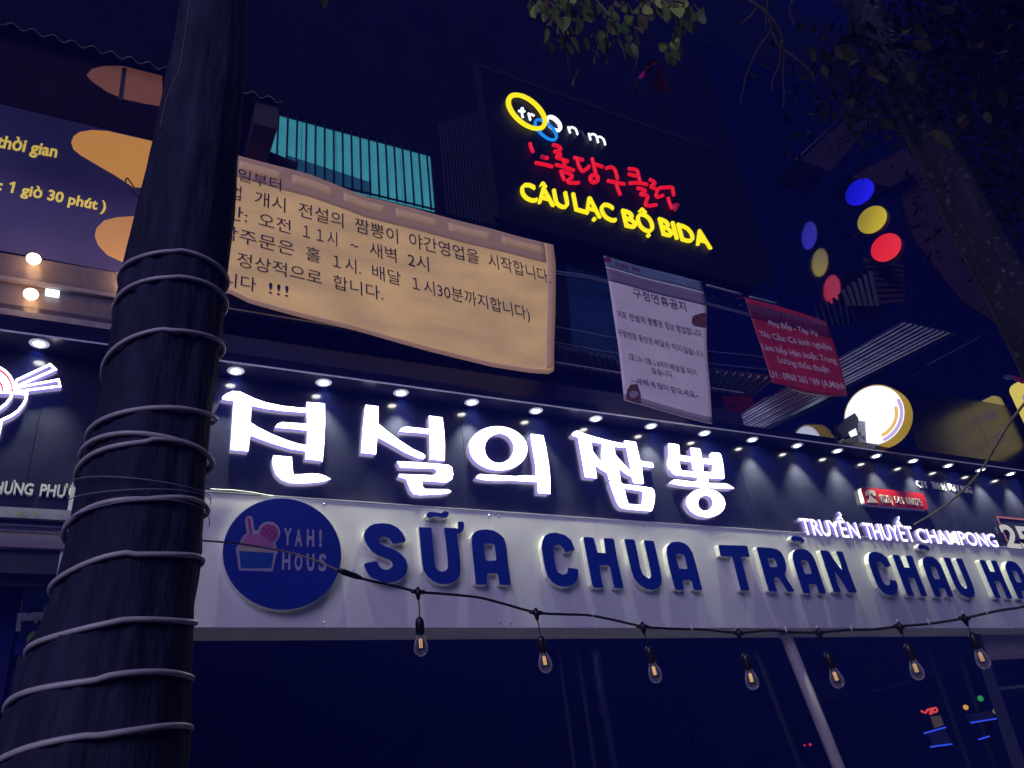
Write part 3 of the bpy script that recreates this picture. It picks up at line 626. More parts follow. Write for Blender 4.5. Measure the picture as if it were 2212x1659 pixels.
quad_cloth('shade_band', ttop, tbot, tl_, tr_, cv3, TY, mat('shade_band_cloth', (.46,.29,.22), .75, var=.15, scale=5, emit=(.14,.085,.055), es=.8), tb, wv, lift=.003, v0=0, v1=.155, nz=5, u1=.975)  # shade of the frame behind the backlit cloth, painted as a darker strip
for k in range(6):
    quad_cloth('band_light_patch', ttop, tbot, tl_, tr_, cv3, TY, mat('band_light_cloth', (.66,.44,.29), .75, var=.1, emit=(.25,.15,.07), es=.7), tb, wv, lift=.006, v0=.035, v1=.095, nz=2, nx=8, u0=.13+k*.145, u1=.13+k*.145+.115)  # light passing between the frame parts behind, painted as paler patches
M_INK = mat('dark_ink', (.035,.02,.11), .6)
RB = '가'
def words(parent, cv, lst, y0, slope, xr, h, y, m, warp, off=0.0):
    for wd_, x0, x1 in lst:
        text('lettering', wd_, (x0, y0+slope*(x0-xr)), (x1, y0+slope*(x1-xr)), h, y, m, parent, cv=cv, ref=RB, off=off, lift=.008, warp=warp)
words(tb, cv3, [('일부터',195,440)], 520, .27, 195, 68, TY, M_INK, wv)
words(tb, cv3, [('업',150,212),('개시',290,465),('전설의',540,795),('짬뽕이',862,1108),('야간영업을',1172,1568),('시작합니다.',1620,1975)], 682, .269, 375, 82, TY, M_INK, wv)
words(tb, cv3, [('간:',120,248),('오전',312,495),('11시',565,760),('~',835,880),('새벽',945,1100),('2시',1165,1285)], 805, .262, 400, 82, TY, M_INK, wv)
words(tb, cv3, [('막주문은',95,515),('홀',580,665),('1시.',735,895),('배달',960,1125),('1시30분까지합니다)',1190,1858)], 890, .270, 265, 82, TY, M_INK, wv)
words(tb, cv3, [('정상적으로',190,670),('합니다.',735,1022)], 1008, .24, 190, 82, TY, M_INK, wv)
words(tb, cv3, [('니다',110,298),('!!!',370,482)], 1118, .20, 110, 80, TY, M_INK, wv)
a = cv3(1990,885); 
# white banner
CN = conv(2300, 950, .54249)
wb = empty('white_banner', atY(*CN(600,1250), 0), 'white portrait banner with Korean holiday notice and food pictures', 'banner')
WY = -.45; wv2 = waver(3.3, .006)
wtop = [(140,108),(400,178),(700,252),(850,292)]; wbot = [(290,1155),(420,1190),(560,1235),(760,1290),(930,1325)]; wlf = [(140,108),(200,440),(245,760),(290,1155)]; wrt = [(850,292),(885,440),(890,700),(912,1000),(930,1325)]
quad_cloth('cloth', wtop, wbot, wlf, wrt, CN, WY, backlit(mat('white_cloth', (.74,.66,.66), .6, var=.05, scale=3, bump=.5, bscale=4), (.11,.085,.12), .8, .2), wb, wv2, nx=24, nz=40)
quad_cloth('blue_header', wtop, wbot, wlf, wrt, CN, WY, mat('header_print', (.22,.30,.40), .6, var=.2, scale=4), wb, wv2, nx=20, nz=4, lift=.003, v0=0, v1=.075)
quad_cloth('grey_band', wtop, wbot, wlf, wrt, CN, WY, mat('grey_print', (.34,.27,.34), .6, var=.15, scale=3), wb, wv2, nx=20, nz=4, lift=.003, v0=.085, v1=.175)
quad_cloth('lower_hem', wtop, wbot, wlf, wrt, CN, WY, mat('hem_print', (.50,.42,.44), .6), wb, wv2, nx=20, nz=2, lift=.003, v0=.955, v1=1)
M_NAVY = mat('navy_ink', (.045,.03,.13), .6); M_PLUM = mat('plum_ink', (.16,.03,.13), .6)
words(wb, CN, [('구정연휴공지',355,745)], 412, .262, 355, 74, WY, M_NAVY, wv2, .006)
words(wb, CN, [('저희',245,308),('전설의',328,445),('짬뽕은',462,575),('정상',590,658),('영업합니다.',672,865)], 555, .235, 245, 54, WY, M_NAVY, wv2, .006)
words(wb, CN, [('구정연휴',245,385),('동안은',398,505),('배달은',515,628),('하지',640,712),('않습니다.',725,880)], 688, .252, 245, 52, WY, M_PLUM, wv2, .006)
words(wb, CN, [('2월10~',322,428),('2월16까지',440,612),('배달을',625,738),('되지',750,818)], 862, .235, 322, 50, WY, M_PLUM, wv2, .006)
words(wb, CN, [('않습니다.',490,650)], 965, .2, 490, 50, WY, M_PLUM, wv2, .006)
words(wb, CN, [('~새해',340,465),('복',480,515),('많이',530,610),('받으세요~',628,838)], 1035, .225, 340, 50, WY, M_NAVY, wv2, .006)
words(wb, CN, [('전설의',218,320),('짬뽕',345,408)], 182, .22, 215, 30, WY, mat('red_ink', (.30,.03,.06), .6), wv2, .01)
def wpatch(name, pts, m, lift=.006):
    vs = []
    for q in pts: p = atY(*CN(*q), WY); p.y += wv2(p)-lift; vs.append(p)
    c = sum(vs, Vector())/len(vs); vs.append(c); k = len(pts)
    return mk(name, vs, [(i, (i+1) % k, k) for i in range(k)], m, wb)
wpatch('red_emblem', ell(168,138,26,22,14), MATS['red_ink'])
M_FOOD = mat('food_picture', (.22,.09,.06), .5, var=.8, scale=22)
wpatch('food_picture', [(778,590),(785,545),(830,530),(880,520),(888,560),(888,632),(850,625),(795,612)], M_FOOD); wpatch('food_picture', [(300,1148),(310,1080),(330,1045),(380,1040),(405,1110),(408,1180),(350,1170)], M_FOOD)
wpatch('bowl_print', ell(355,1115,34,26,14), mat('bowl_white', (.45,.42,.45), .5), .009)
# red banner
rb = empty('red_banner', atY(*CN(1600,1050), 0), 'crooked red banner with white Vietnamese job notice and phone number', 'banner')
RY = -.48; wv3 = waver(5.1, .007)
rtop = [(1165,405),(1400,470),(1600,530),(1755,590)]; rbot = [(1370,1030),(1480,1048),(1600,1085),(1750,1108),(1910,1120)]; rlf = [(1165,405),(1215,560),(1290,780),(1370,1030)]; rrt = [(1755,590),(1800,720),(1860,900),(1910,1120)]
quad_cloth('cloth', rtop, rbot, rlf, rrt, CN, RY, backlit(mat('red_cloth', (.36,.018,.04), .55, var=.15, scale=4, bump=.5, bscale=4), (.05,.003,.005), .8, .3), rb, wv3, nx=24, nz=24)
quad_cloth('dark_strip', rtop, rbot, rlf, rrt, CN, RY, mat('dark_red_strip', (.20,.016,.05), .6, var=.2, scale=5), rb, wv3, nx=20, nz=4, lift=.003, v0=.065, v1=.235)  # darker strip near the top, under the dimmer first line of print
quad_cloth('cream_lining', [(1455,1040),(1600,1082),(1750,1106),(1905,1121)], [(1455,1045),(1560,1100),(1700,1128),(1905,1124)], [(1455,1040),(1455,1045)], [(1905,1121),(1905,1124)], CN, RY+.02, mat('cream_cloth', (.62,.58,.36), .6), rb, lambda p: 0, nx=14, nz=3)
M_WP = mat('white_print', (.85,.78,.8), .55)
for bd, b1, b2, h, m in (('TUYỂN NHÂN VIÊN', (1210,508), (1755,632), 52, mat('dim_print', (.22,.13,.22), .6)), ('Phụ Bếp - Tạp Vụ', (1345,612), (1690,694), 42, M_WP), ('Yêu Cầu: Có kinh nghiệm', (1275,688), (1795,798), 46, M_WP), ('Làm bếp Hàn hoặc Trung', (1298,785), (1832,892), 48, M_WP), ('Lương thỏa thuận', (1415,880), (1782,958), 48, M_WP), ('LH : 0968 265 189 (A.Mạnh', (1352,985), (1893,1078), 52, M_WP)):
    text('lettering', bd, b1, b2, h, RY, m, rb, cv=CN, off=.012, lift=.008, warp=wv3)
tube('tie_cord', [atY(*CN(1165,405),RY), atY(*CN(1120,412),RY), atY(*CN(1105,420),RY)], .006, mat('red_cord', (.4,.05,.06), .6), rb)

# wires and poles behind the banners
def wire(pts, r, m, lab, cat='wire', cv=I, y=.2, grp=None, seg=6):
    o = tube('wire' if cat == 'wire' else 'pole', smooth_path([atY(*cv(*q), y) for q in pts], 5), r, m, seg=seg); return tag(o, lab, cat, grp)
M_WIRE = mat('grey_wire', (.28,.30,.42), .5); CK = conv(2300, 950, .49729)
wire([(970,348),(1240,420)], .018, mat('pale_pole', (.45,.48,.52), .4), 'short pale pole between the white and the red banner', 'pole', CK)
wire([(1310,440),(1520,492)], .016, MATS['pale_pole'], 'pale pole end sticking out above the red banner', 'pole', CK)
wire([(-420,215),(0,268),(260,330),(970,488),(1320,578),(1700,660)], .008, M_WIRE, 'upper of the two close wires running behind the white banner', 'wire', CK, .3)
wire([(-420,235),(0,285),(260,345),(970,502),(1320,592),(1700,676)], .007, M_WIRE, 'lower of the two close wires running behind the white banner', 'wire', CK, .3)
wire([(-420,640),(0,717),(240,762),(980,868),(1340,905),(1480,925)], .005, M_WIRE, 'thin wire crossing behind the middle of the white banner', 'wire', CK, .25)
wire([(-420,765),(0,840),(260,885),(975,965),(1400,1010),(1560,1015)], .005, M_WIRE, 'thin wire crossing behind the lower half of the white banner', 'wire', CK, .25)
fp = slab('blue_shutter', [atY(1225,575,.46), atY(1320,600,.46), atY(1345,790,.46), atY(1240,765,.46)], .03, mat('blue_shutter', (.004,.03,.11), .6, var=.3, scale=5)); tag(fp, 'dim blue shutter panel right of the tan banner', 'shutter')
fp = slab('blue_shutter', [atY(1532,625,.46), atY(1570,640,.46), atY(1580,760,.46), atY(1545,760,.46)], .03, MATS['blue_shutter']); tag(fp, 'narrow dim blue shutter strip right of the white banner', 'shutter')
hr = empty('grey_roof_patch', atY(1250,790,.1), 'strip of grey corrugated roofing lying behind the white banner', 'roof')
corrugated('sheet', atY(1205,745,-.1), atY(1330,772,-.1), atY(1205,790,.15), atY(1345,812,.15), 9, .014, M_ZINC, hr)
corrugated('sheet', atY(1535,795,-.1), atY(1680,812,-.1), atY(1520,838,.15), atY(1625,858,.15), 8, .014, M_ZINC, hr)

# ================================================================== BILLIARD CLUB BOARD
bb = empty('club_board', atY(1300, 560, .45), 'large dark board with lit rings, red Korean strokes and yellow CAU LAC BO BIDA', 'sign board')
yaw = R(1.6); BN = Vector((math.sin(yaw), -math.cos(yaw), 0)); B0 = atY(1040, 300, .10)
def atB(px, py): r = ray(px, py); return EYE + r*((B0-EYE).dot(BN)/r.dot(BN))
q = [atB(1035,142), atB(1460,300), atB(1560,560), atB(1078,438)]
bx1 = atB(1590,560).x
def bpt(x, z, d=0): return Vector((x, B0.y+math.tan(yaw)*(x-B0.x), z)) - BN*(-d)
zt_, zb_ = atB(1035,142).z, atB(1078,440).z-.25
xl = atB(1050,290).x
slab('face', [bpt(xl, zb_), bpt(bx1+.3, zb_), bpt(bx1+.3, zt_), bpt(xl, zt_)], .06, mat('board_face', (.008,.007,.012), .45, spec=.15, var=.3, scale=3), bb, nrm=-BN)
for a_, b_ in (((xl-.05, zb_), (xl+.03, zt_)),): slab('frame', [bpt(a_[0],a_[1],.02), bpt(b_[0],a_[1],.02), bpt(b_[0],b_[1],.02), bpt(a_[0],b_[1],.02)], .05, mat('frame_grey', (.02,.016,.022), .6, spec=.2), bb, nrm=-BN)
slab('frame', [bpt(xl,zt_-.04,.02), bpt(bx1+.3,zt_-.04,.02), bpt(bx1+.3,zt_+.02,.02), bpt(xl,zt_+.02,.02)], .05, MATS['frame_grey'], bb, nrm=-BN)
for k in range(1,5):
    xk = xl+(bx1+.3-xl)*k/5; slab('seam_strip', [bpt(xk,zb_,.003), bpt(xk+.012,zb_,.003), bpt(xk+.012,zt_-.05,.003), bpt(xk,zt_-.05,.003)], .002, MATS['frame_grey'], bb, nrm=-BN)
CF = conv(1950, 350, .22604); CR = conv(2000, 560, .32550); CY4 = conv(1800, 200, .54249)
N_Y = lamp_mat('yellow_tube', (1,.86,.0), 1.25); N_W = lamp_mat('white_tube', (.9,.97,1), 1.6); N_B = lamp_mat('blue_tube', (.01,.30,1), 1.1); N_R = lamp_mat('red_tube', (1,.008,.02), .95); N_DR = lamp_mat('failing_red_tube', (1,.02,.08), .35); N_DW = lamp_mat('unlit_tube', (.2,.25,.4), .06)
N_DY = lamp_mat('failing_yellow', (.5,.45,.1), .35)
def bring(name, outer, inner, m, cv, d=.03):
    P = lambda q: atB(*cv(*q))+BN*d
    o = [P(q) for q in outer]; i_ = [P(q) for q in inner]; k = len(o); b = BN*-.02
    vs = o+i_+[v+b for v in o]+[v+b for v in i_]; fs = []
    for a in range(k):
        c = (a+1) % k; fs += [(a, c, k+c, k+a), (a, 2*k+a, 2*k+c, c), (k+a, k+c, 3*k+c, 3*k+a)]
    return mk(name, vs, fs, m, bb)
def ellb(cx, cy, rx, ry, rot, n=40): return ell(cx, cy, rx, ry, n, rot)
bring('yellow_ring', ellb(522,435,425,232,R(40)), ellb(525,437,345,165,R(42)), N_Y, CF, .05)
bring('white_ring', ellb(1012,622,172,100,R(47)), ellb(1000,628,118,52,R(45)), N_W, CF, .03)
bring('blue_ring', ellb(862,740,255,122,R(42)), ellb(862,740,215,85,R(43)), N_B, CF, .04)
def stroke(pts, m, cv, r=.03, name='neon_stroke'):
    P = smooth_path([atB(*cv(*q))+BN*(r+.015) for q in pts], 5) if len(pts) > 2 else [atB(*cv(*q))+BN*(r+.015) for q in pts]
    return tube(name, P, r, m, bb, seg=8)
for s in ([(470,375),(440,375),(445,450),(462,525)], [(390,415),(495,420)], [(560,455),(575,510),(590,570)], [(575,500),(610,475),(660,500)]): stroke(s, N_W, CF, .017)
for s in ([(1250,690),(1265,740),(1285,795)], [(1270,730),(1310,695),(1370,720),(1400,770),(1412,820)]): stroke(s, N_W, CF, .016)
stroke([(1440,765),(1490,780),(1515,830),(1530,870)], N_DW, CF, .018)
for s in ([(1610,805),(1625,860),(1640,915)], [(1625,835),(1680,815),(1740,850),(1770,960)], [(1750,880),(1800,860),(1860,900),(1885,960),(1893,1000)]): stroke(s, N_W, CF, .016)
RS = [[(250,40),(262,90),(285,145)], [(420,210),(465,218)], [(315,275),(420,295),(520,320)], [(525,60),(580,70),(620,105),(590,130),(545,140),(600,160),(615,180),(570,205),(620,225),(710,260)], [(655,240),(668,305)], [(560,300),(650,320),(780,368)], [(620,370),(640,430),(665,485)], [(625,375),(700,395),(750,425),(755,450),(705,490),(730,515),(840,515)],
 [(780,210),(890,240)], [(820,220),(830,290),(860,350),(885,375),(930,350),(965,315)], [(1000,220),(1020,310),(1045,410)], [(1030,290),(1080,305),(1130,325)],
 [(1170,340),(1220,325),(1265,345),(1290,400),(1305,470)], [(1185,490),(1280,510),(1390,530)], [(1290,515),(1310,590),(1340,660)],
 [(1440,345),(1500,350),(1545,370),(1560,430),(1580,510)], [(1440,410),(1510,425),(1570,440)], [(1450,520),(1560,515),(1665,535)], [(1545,580),(1600,590),(1640,610),(1600,640),(1590,655),(1650,665),(1670,690),(1645,760),(1650,785),(1700,790),(1775,780)],
 [(1690,470),(1740,500),(1755,520),(1710,560),(1750,580),(1790,600),(1770,660),(1790,685),(1855,665)], [(1815,575),(1890,570),(1965,570),(1975,610),(1985,665)], [(1915,695),(1935,760),(1965,825)]]
for s in RS: stroke(s, N_R, CR, .026)
stroke([(2030,785),(1995,790),(1990,820),(2015,845)], N_DR, CR, .03); stroke([(385,205),(415,209)], N_DR, CR, .03)
P = [atB(*CR(*q))+BN*.05 for q in ell(1018,470,46,44,20)]; tube('neon_stroke', P, .030, N_R, bb, closed=True)
for bd, b1, b2, mm in (('CÂU', (462,1090), (808,1162), N_Y), ('LẠC', (848,1168), (1148,1258), N_Y), ('BỘ', (1212,1285), (1430,1338), N_Y), ('BIDA', (1482,1345), (1838,1448), N_Y)):
    letters3d(bd, b1, b2, 128, 0, .04, [mm, mm], bb, cv=CY4, off=.006, unp=lambda x, y: atB(x, y)+BN*.05, nrm=BN)

# ================================================================== RIGHT SIDE: black cladding wall, drum lamps, round signs
rc = empty('black_cladding_wall', (12, .3, 5.6), 'tall glossy black cladding wall right of the signs, reflecting the coloured lamps', 'wall')
M_GLOSS2 = mat('dull_cladding', (.09,.09,.12), .24, metal=1, var=.2, scale=2)  # darker and rougher to dim and blur the yellow sign's reflection
xw = 6.85
pz = [5.55, 6.9, 8.3, 9.7, 11.1, 12.5, 13.9]
for i in range(6):
    for j in range(6):
        x0 = xw+i*1.75
        if i < 1 and j > 1: continue
        box('cladding_panel', x0+.003, x0+1.747, .30, .32, pz[j]+.003, pz[j+1]-.003, M_GLOSS if (i < 2 or j > 0) else M_GLOSS2, rc)
box('backing', xw, xw+10.4, .325, .49, 5.55, 8.3, M_WALL, rc); box('backing', xw+1.75, xw+10.4, .325, .49, 8.302, 13.9, M_WALL, rc)
def drum(name, c, r, th, mface, mrim, label, grp=None, axis=(-1,0,0), cat='drum lamp'):
    t = empty(name, (c[0], c[1], c[2]-r), label, cat, grp)
    ax = Vector(axis).normalized()
    lathe('body', [(r,-th),(r,0),(r*.96,.006)], c, mrim, t, axis=ax, seg=40)
    lathe('face', [(r*.96,.0055),(r*.5,.008),(.001,.009)], c, mface, t, axis=ax, seg=40)
    lathe('back', [(.001,-th),(r,-th)], c, M_DARK, t, axis=ax, seg=40)
    return t
def grad_lamp(name, c1, c2, es):
    m = mat(name, (.02,.02,.02), .35); n_ = m.node_tree.nodes; l_ = m.node_tree.links; t = n_.new('ShaderNodeTexNoise'); t.inputs['Scale'].default_value = .9
    tc = n_.new('ShaderNodeTexCoord'); l_.new(tc.outputs['Object'], t.inputs[0]); t.inputs['Detail'].default_value = 0; cr = n_.new('ShaderNodeMix'); cr.data_type = 'RGBA'
    cr.inputs[6].default_value = (*c1,1); cr.inputs[7].default_value = (*c2,1); mr = n_.new('ShaderNodeMapRange'); mr.inputs[1].default_value = .35; mr.inputs[2].default_value = .65
    l_.new(t.outputs[0], mr.inputs[0]); l_.new(mr.outputs[0], cr.inputs[0]); b = n_['Principled BSDF']; l_.new(cr.outputs[2], b.inputs['Emission Color']); b.inputs['Emission Strength'].default_value = es
    return m
gB = grad_lamp('blue_drum', (.0,.0,.55), (.01,.01,1), 1.0); gY = grad_lamp('yellow_drum', (.32,.24,.01), (.75,.58,.02), .95); gR = grad_lamp('red_drum', (.85,.01,.02), (1,.03,.04), 1.0)
for (px, py), g_, nm in (((1857,415), gB, 'blue'), ((1884,475), gY, 'yellow'), ((1914,535), gR, 'red')):
    p = atY(px, py, -.28)
    t = drum(nm+'_drum_lamp', p, .25, .10, g_, mat('drum_'+nm, {'blue':(.01,.01,.12),'yellow':(.25,.17,.03),'red':(.25,.02,.03)}[nm], .4), {'blue':'round blue drum lamp, the top one of the lit column on the right wall','yellow':'round yellow drum lamp between the blue and the red one','red':'round red drum lamp at the foot of the lit column on the right wall'}[nm], 'coloured drum lamps', axis=(-.96,-.28,0))
    tube('bracket', [p+Vector((.05,.1,0)), Vector((p.x+.05,.30,p.z))], .015, M_DARK, t)
# round white projecting sign
p = atY(1888, 897, -.30); AX = Vector((-.97,-.24,0)).normalized(); SX = Vector((.24,-.97,0)).normalized()
m_face = mat('white_light_face', (.8,.8,.8), .4, emit=(.86,.94,1), es=1.35)
t = drum('round_white_sign', p, .41, .19, m_face, mat('yellow_rim', (.72,.45,.02), .4, emit=(.75,.5,.05), es=.42), 'round white glowing sign with a yellow rim above the black canopy', cat='round sign', axis=AX)
for k, (r0, a0, a1, mm) in enumerate(((.30,-35,5,lamp_mat('orange_arc', (1,.62,.15), 1.0)), (.365,-60,-10,lamp_mat('lilac_arc', (.75,.55,1), .9)))):
    pts = [p+AX*(.012+k*.003)+SX*math.cos(R(a))*r0+Vector((0,0,math.sin(R(a))*r0)) for a in range(-88, -2+k*16, 6)]
    tube('print_arc', pts, .024, mm, t, seg=5)
tube('bracket', [p+Vector((.1,.3,0)), Vector((p.x+.1,.30,p.z))], .02, M_DARK, t)
# small electrical cabinet in front of the round sign
S7 = conv(3200, 1400, .37613)
ec = empty('flood_lamp', atY(*S7(500,950), -.15), 'small floodlight and grey ballast box standing on the canopy before the round sign', 'floodlight')
solid('housing', [[(360,650),(440,600),(480,660),(470,790),(330,860),(250,770)]], -.30, .10, M_DARK, ec, cv=S7)
solid('ballast_box', [[(455,680),(550,690),(565,960),(490,940)]], -.20, .05, mat('ballast_grey', (.45,.5,.5), .5, var=.4, scale=25), ec, cv=S7)
solid('label_plate', [[(480,800),(505,805),(510,840),(485,835)]], -.205, .004, M_DARK, ec, cv=S7); solid('label_plate', [[(520,840),(545,845),(550,875),(528,870)]], -.205, .004, M_DARK, ec, cv=S7)
solid('lit_lens', [[(380,800),(450,760),(470,830),(400,850)]], -.31, .008, lamp_mat('cool_lens', (.8,.95,1), 1.6), ec, cv=S7)
solid('arm', [[(300,900),(440,840),(475,860),(475,900),(380,915)]], -.22, .03, mat('rust_arm', (.2,.13,.1), .6), ec, cv=S7)
for k, pts in enumerate(([(230,730),(310,800)], [(215,830),(300,870)], [(250,770),(255,900)])): tube('stay', [atY(*S7(*q_), -.25) for q_ in pts], .008, M_DARK, ec)
solid('lit_lens', [[(238,830),(320,850),(320,905),(240,905)]], -.20, .008, lamp_mat('cool_lens_dim', (.45,.65,.9), .6), ec, cv=S7)
# yellow dotted projecting sign at the right edge
ys = empty('yellow_dotted_sign', atY(2195, 860, -.3), 'yellow projecting sign with lilac dots cut by the right edge of the picture', 'sign')
fx = atY(2176, 838, .2).x
c1, c2 = atX(2176, 838, fx), atX(2212, 950, fx)
tl = atX(2176, 838, fx); dz = .95; 
def yz(name, pts, x, th, m, parent): return slab(name, [(x, a, b) for a, b in pts], th, m, parent, nrm=(1,0,0))
Y1 = tl.y; Z1 = tl.z
rect = rnd([(Y1, Z1), (Y1-1.1, Z1+.04), (Y1-1.1, Z1-1.05), (Y1, Z1-1.0)], .12)
yz('face', rect, fx, .08, mat('yellow_light_face', (.7,.6,.1), .4, emit=(.85,.68,.12), es=.85), ys)
for cy_, cz_, rr_ in ((-.22,-.30,.075), (-.5,-.25,.075), (-.8,-.35,.075), (-.25,-.7,.08), (-.6,-.72,.08), (-.9,-.7,.07)):
    yz('dot', [(Y1+cy_+rr_*math.cos(t_), Z1+cz_+rr_*math.sin(t_)) for t_ in (2*math.pi*k/20 for k in range(20))], fx-.006, .005, lamp_mat('lilac_dot', (.55,.42,.85), .7), ys)
tube('bracket', [(fx+.1, Y1-.3, Z1-.1), (fx+.1, .3, Z1-.1)], .02, M_DARK, ys)
CP = conv(3200, 1400, .37613)
fl = empty('foil_flag', atY(*CP(2100,240), -1.2), 'small red and silver foil ribbon at the right edge above the yellow sign', 'flag')
solid('foil', [[(1995,225),(2020,200),(2100,205),(2150,240),(2212,285),(2200,295),(2120,255),(2050,250)]], -1.2, .006, mat('silver_foil', (.6,.5,.55), .2, metal=.8), fl, cv=CP)
solid('red_tip', [[(2110,215),(2160,225),(2260,270),(2260,310),(2150,262)]], -1.21, .006, mat('red_foil', (.6,.03,.1), .25, metal=.3), fl, cv=CP)
# bright zinc awning running out over the street
za = empty('zinc_awning', (8, -.5, 6.2), 'bright ridged zinc awning sloping up to the right over the canopy', 'awning')
slab('sheet', [atY(1560,918,.22), atY(1655,926,.22), atY(2066,722,-.32), atY(1950,696,-.32)], .02, M_ZINC, za, nrm=(0,.3,1))
for k in range(9):
    f = (k+.3)/9; a_ = atY(1562,919,.20).lerp(atY(1650,926,.20), f); b_ = atY(1952,697,-.34).lerp(atY(2058,721,-.34), f)
    tube('ridge', [a_, a_.lerp(b_,.5)+Vector((0,0,.004*(k%3))), b_], .011+.004*(k%2), mat('zinc_highlight', (.85,.9,.95), .35, metal=.2, var=.35, scale=5), za, seg=6)  # pale tubes: highlights along the corrugation put into the colour
for k in range(5):
    f = k/5; a_ = atY(2000,790,.1).lerp(atY(2085,745,-.1), f); tube('ridge', [a_, a_+(atY(2085,722,-.3)-atY(2020,757,-.0))*.8], .010, M_ZINC, za, seg=6)
tube('bent_cable', smooth_path([atY(*q_, -.15) for q_ in ((1590,905),(1650,862),(1668,858),(1700,835),(1760,800),(1825,775))], 5), .008, mat('brown_wire', (.25,.2,.16), .6), za)
ca = empty('striped_roof', (10.3, .2, 8), 'dim corrugated sheets with light stripes under the red drum lamp', 'roof')
S5 = conv(2800, 0, .78367)
corrugated('sheet', atY(*S5(760,1290), .1), atY(*S5(960,1330), .1), atY(*S5(850,1540), .1), atY(*S5(975,1480), .1), 1, .01, M_ZINC, ca)
for k in range(8):
    y_ = 1300+k*30; a_ = atY(*S5(770+k*11, y_), .05); b_ = atY(*S5(965, y_+30-k*6), .05)
    slab('stripe', [a_, b_, b_+Vector((0,0,-.06)), a_+Vector((0,0,-.06))], .02, mat('stripe_sheet', (.05,.03,.035), .6, spec=.2), ca)
for k in range(6):
    a_ = atY(*S5(655+k*28, 1450-k*18), .02); b_ = atY(*S5(690+k*28, 1535), .02)
    slab('stripe', [a_, a_+Vector((.07,0,0)), b_+Vector((.07,0,0)), b_], .02, mat('stripe_pale', (.07,.085,.09), .5, spec=.2), ca)
# maroon neighbour wall and eaves, far right
mw = empty('maroon_building', (15, .6, 0), 'dim maroon building with sloping eaves behind the right-hand tree', 'building')
wp = [atY(*S5(*q_), .28) for q_ in ((930,900),(1080,830),(1480,1660),(1250,1500),(1020,1200))]
slab('wall', wp, .01, M_BRICK, mw)
wp = [atY(*S5(*q_), .0) for q_ in ((440,800),(720,530),(860,560),(600,860))]
slab('eaves', wp, .2, mat('eaves_maroon', (.02,.007,.012), .8, var=.5), mw)
wp = [atY(*S5(*q_), .05) for q_ in ((700,890),(980,740),(1050,850),(900,940))]
slab('eaves', wp, .2, M_BRICK, mw)
tube('gutter', [atY(*S5(425,805), -.02), atY(*S5(735,515), -.02)], .02, M_DARK, mw)

# pole prop under the board and right end pieces
pl0 = atY(1698, 1375, .20); pl1 = atY(1812, 1659, .20); dv = pl1-pl0
pp = empty('leaning_pole', pl0+dv*1.6, 'pinkish grey leaning pole under the white sign board', 'pole')
tube('shaft', [pl0-dv*.02, pl0+dv*1.55], .062, mat('pole_paint', (.42,.36,.36), .6, var=.15, scale=8, stretch=(1,1,.15)), pp, seg=16)
tube('collar', [pl0-dv*.02, pl0+dv*.012], .07, M_TRIM, pp, seg=16)
CE = conv(3100, 2450, .42134)
eb = empty('pale_beam', atY(*CE(2000,200), .3), 'pale beam and dark frame at the right end under the white board', 'beam')
solid('beam', [[(1775,80),(2300,60),(2300,290),(1880,318)]], .30, .05, mat('beam_paint', (.34,.30,.30), .6, var=.1), eb, cv=CE)
solid('lower_edge', [[(1880,320),(2300,290),(2300,330),(1895,352)]], .29, .06, mat('beam_pink', (.28,.2,.24), .6), eb, cv=CE)
solid('frame', [[(1735,60),(1790,80),(2240,1362),(2150,1362)]], .27, .06, mat('frame_dark', (.05,.05,.07), .5), eb, cv=CE)
solid('rail', [[(1925,610),(2300,575),(2300,600),(1935,640)]], .33, .02, mat('rail_olive', (.10,.11,.08), .5), eb, cv=CE)
# neon and lamp reflections of the glass, built as things inside the shop
IY = 1.1
def inside(name, loops, m, lab, cat, y=IY, d=.03):
    o = solid(name, loops, y, d, m, cv=CE); return tag(o, lab, cat)
nsn = empty('red_neon_reflection', atY(*CE(1340,850), IY), 'small red neon word reflected in the shop glass, built as tubes behind it', 'neon reflection')
for s in ([(1290,850),(1310,820),(1330,815),(1335,850)], [(1335,815),(1355,805),(1350,850),(1330,855)], [(1360,810),(1385,800),(1400,815),(1395,835),(1365,840),(1360,815)], [(1250,830),(1275,842)]):
    tube('neon_stroke', smooth_path([atY(*CE(*q_), IY) for q_ in s], 4), .012, lamp_mat('red_reflection_small', (1,.08,.05), 1.2), nsn, seg=6)
for k, (a_, b_, lab) in enumerate((((1280,1038),(1478,982),'reflected blue light tube, upper one below the red neon'), ((1338,1165),(1538,1138),'reflected blue light tube, lowest one in the shop glass'), ((1715,940),(1960,900),'reflected blue light tube under the amber light'), ((1790,1095),(1890,1065),'short reflected blue light tube at the lower right of the shop'))):
    o = tube('blue_tube', [atY(*CE(*a_), IY), atY(*CE(*b_), IY)], .010, lamp_mat('blue_neon_reflection', (.04,.10,1), 1.3), seg=6); tag(o, lab, 'light tube', 'blue light tubes reflected in the shop glass')
inside('shelf_panel', [[(1325,1035),(1480,990),(1535,1140),(1380,1160)]], mat('grey_shelf', (.10,.10,.13), .5), 'grey panel between two reflected blue light tubes', 'panel', IY+.03)
inside('shelf_panel', [[(1680,860),(1900,830),(1940,900),(1710,935)]], MATS['grey_shelf'], 'grey panel above the right reflected blue light tube', 'panel', IY+.03)
inside('yellow_reflection', [[(1355,880),(1430,870),(1465,960),(1390,985)]], mat('dim_yellow', (.2,.15,.08), .5, emit=(.3,.2,.08), es=.25), 'dim yellow patch reflected in the glass under the red neon', 'board')
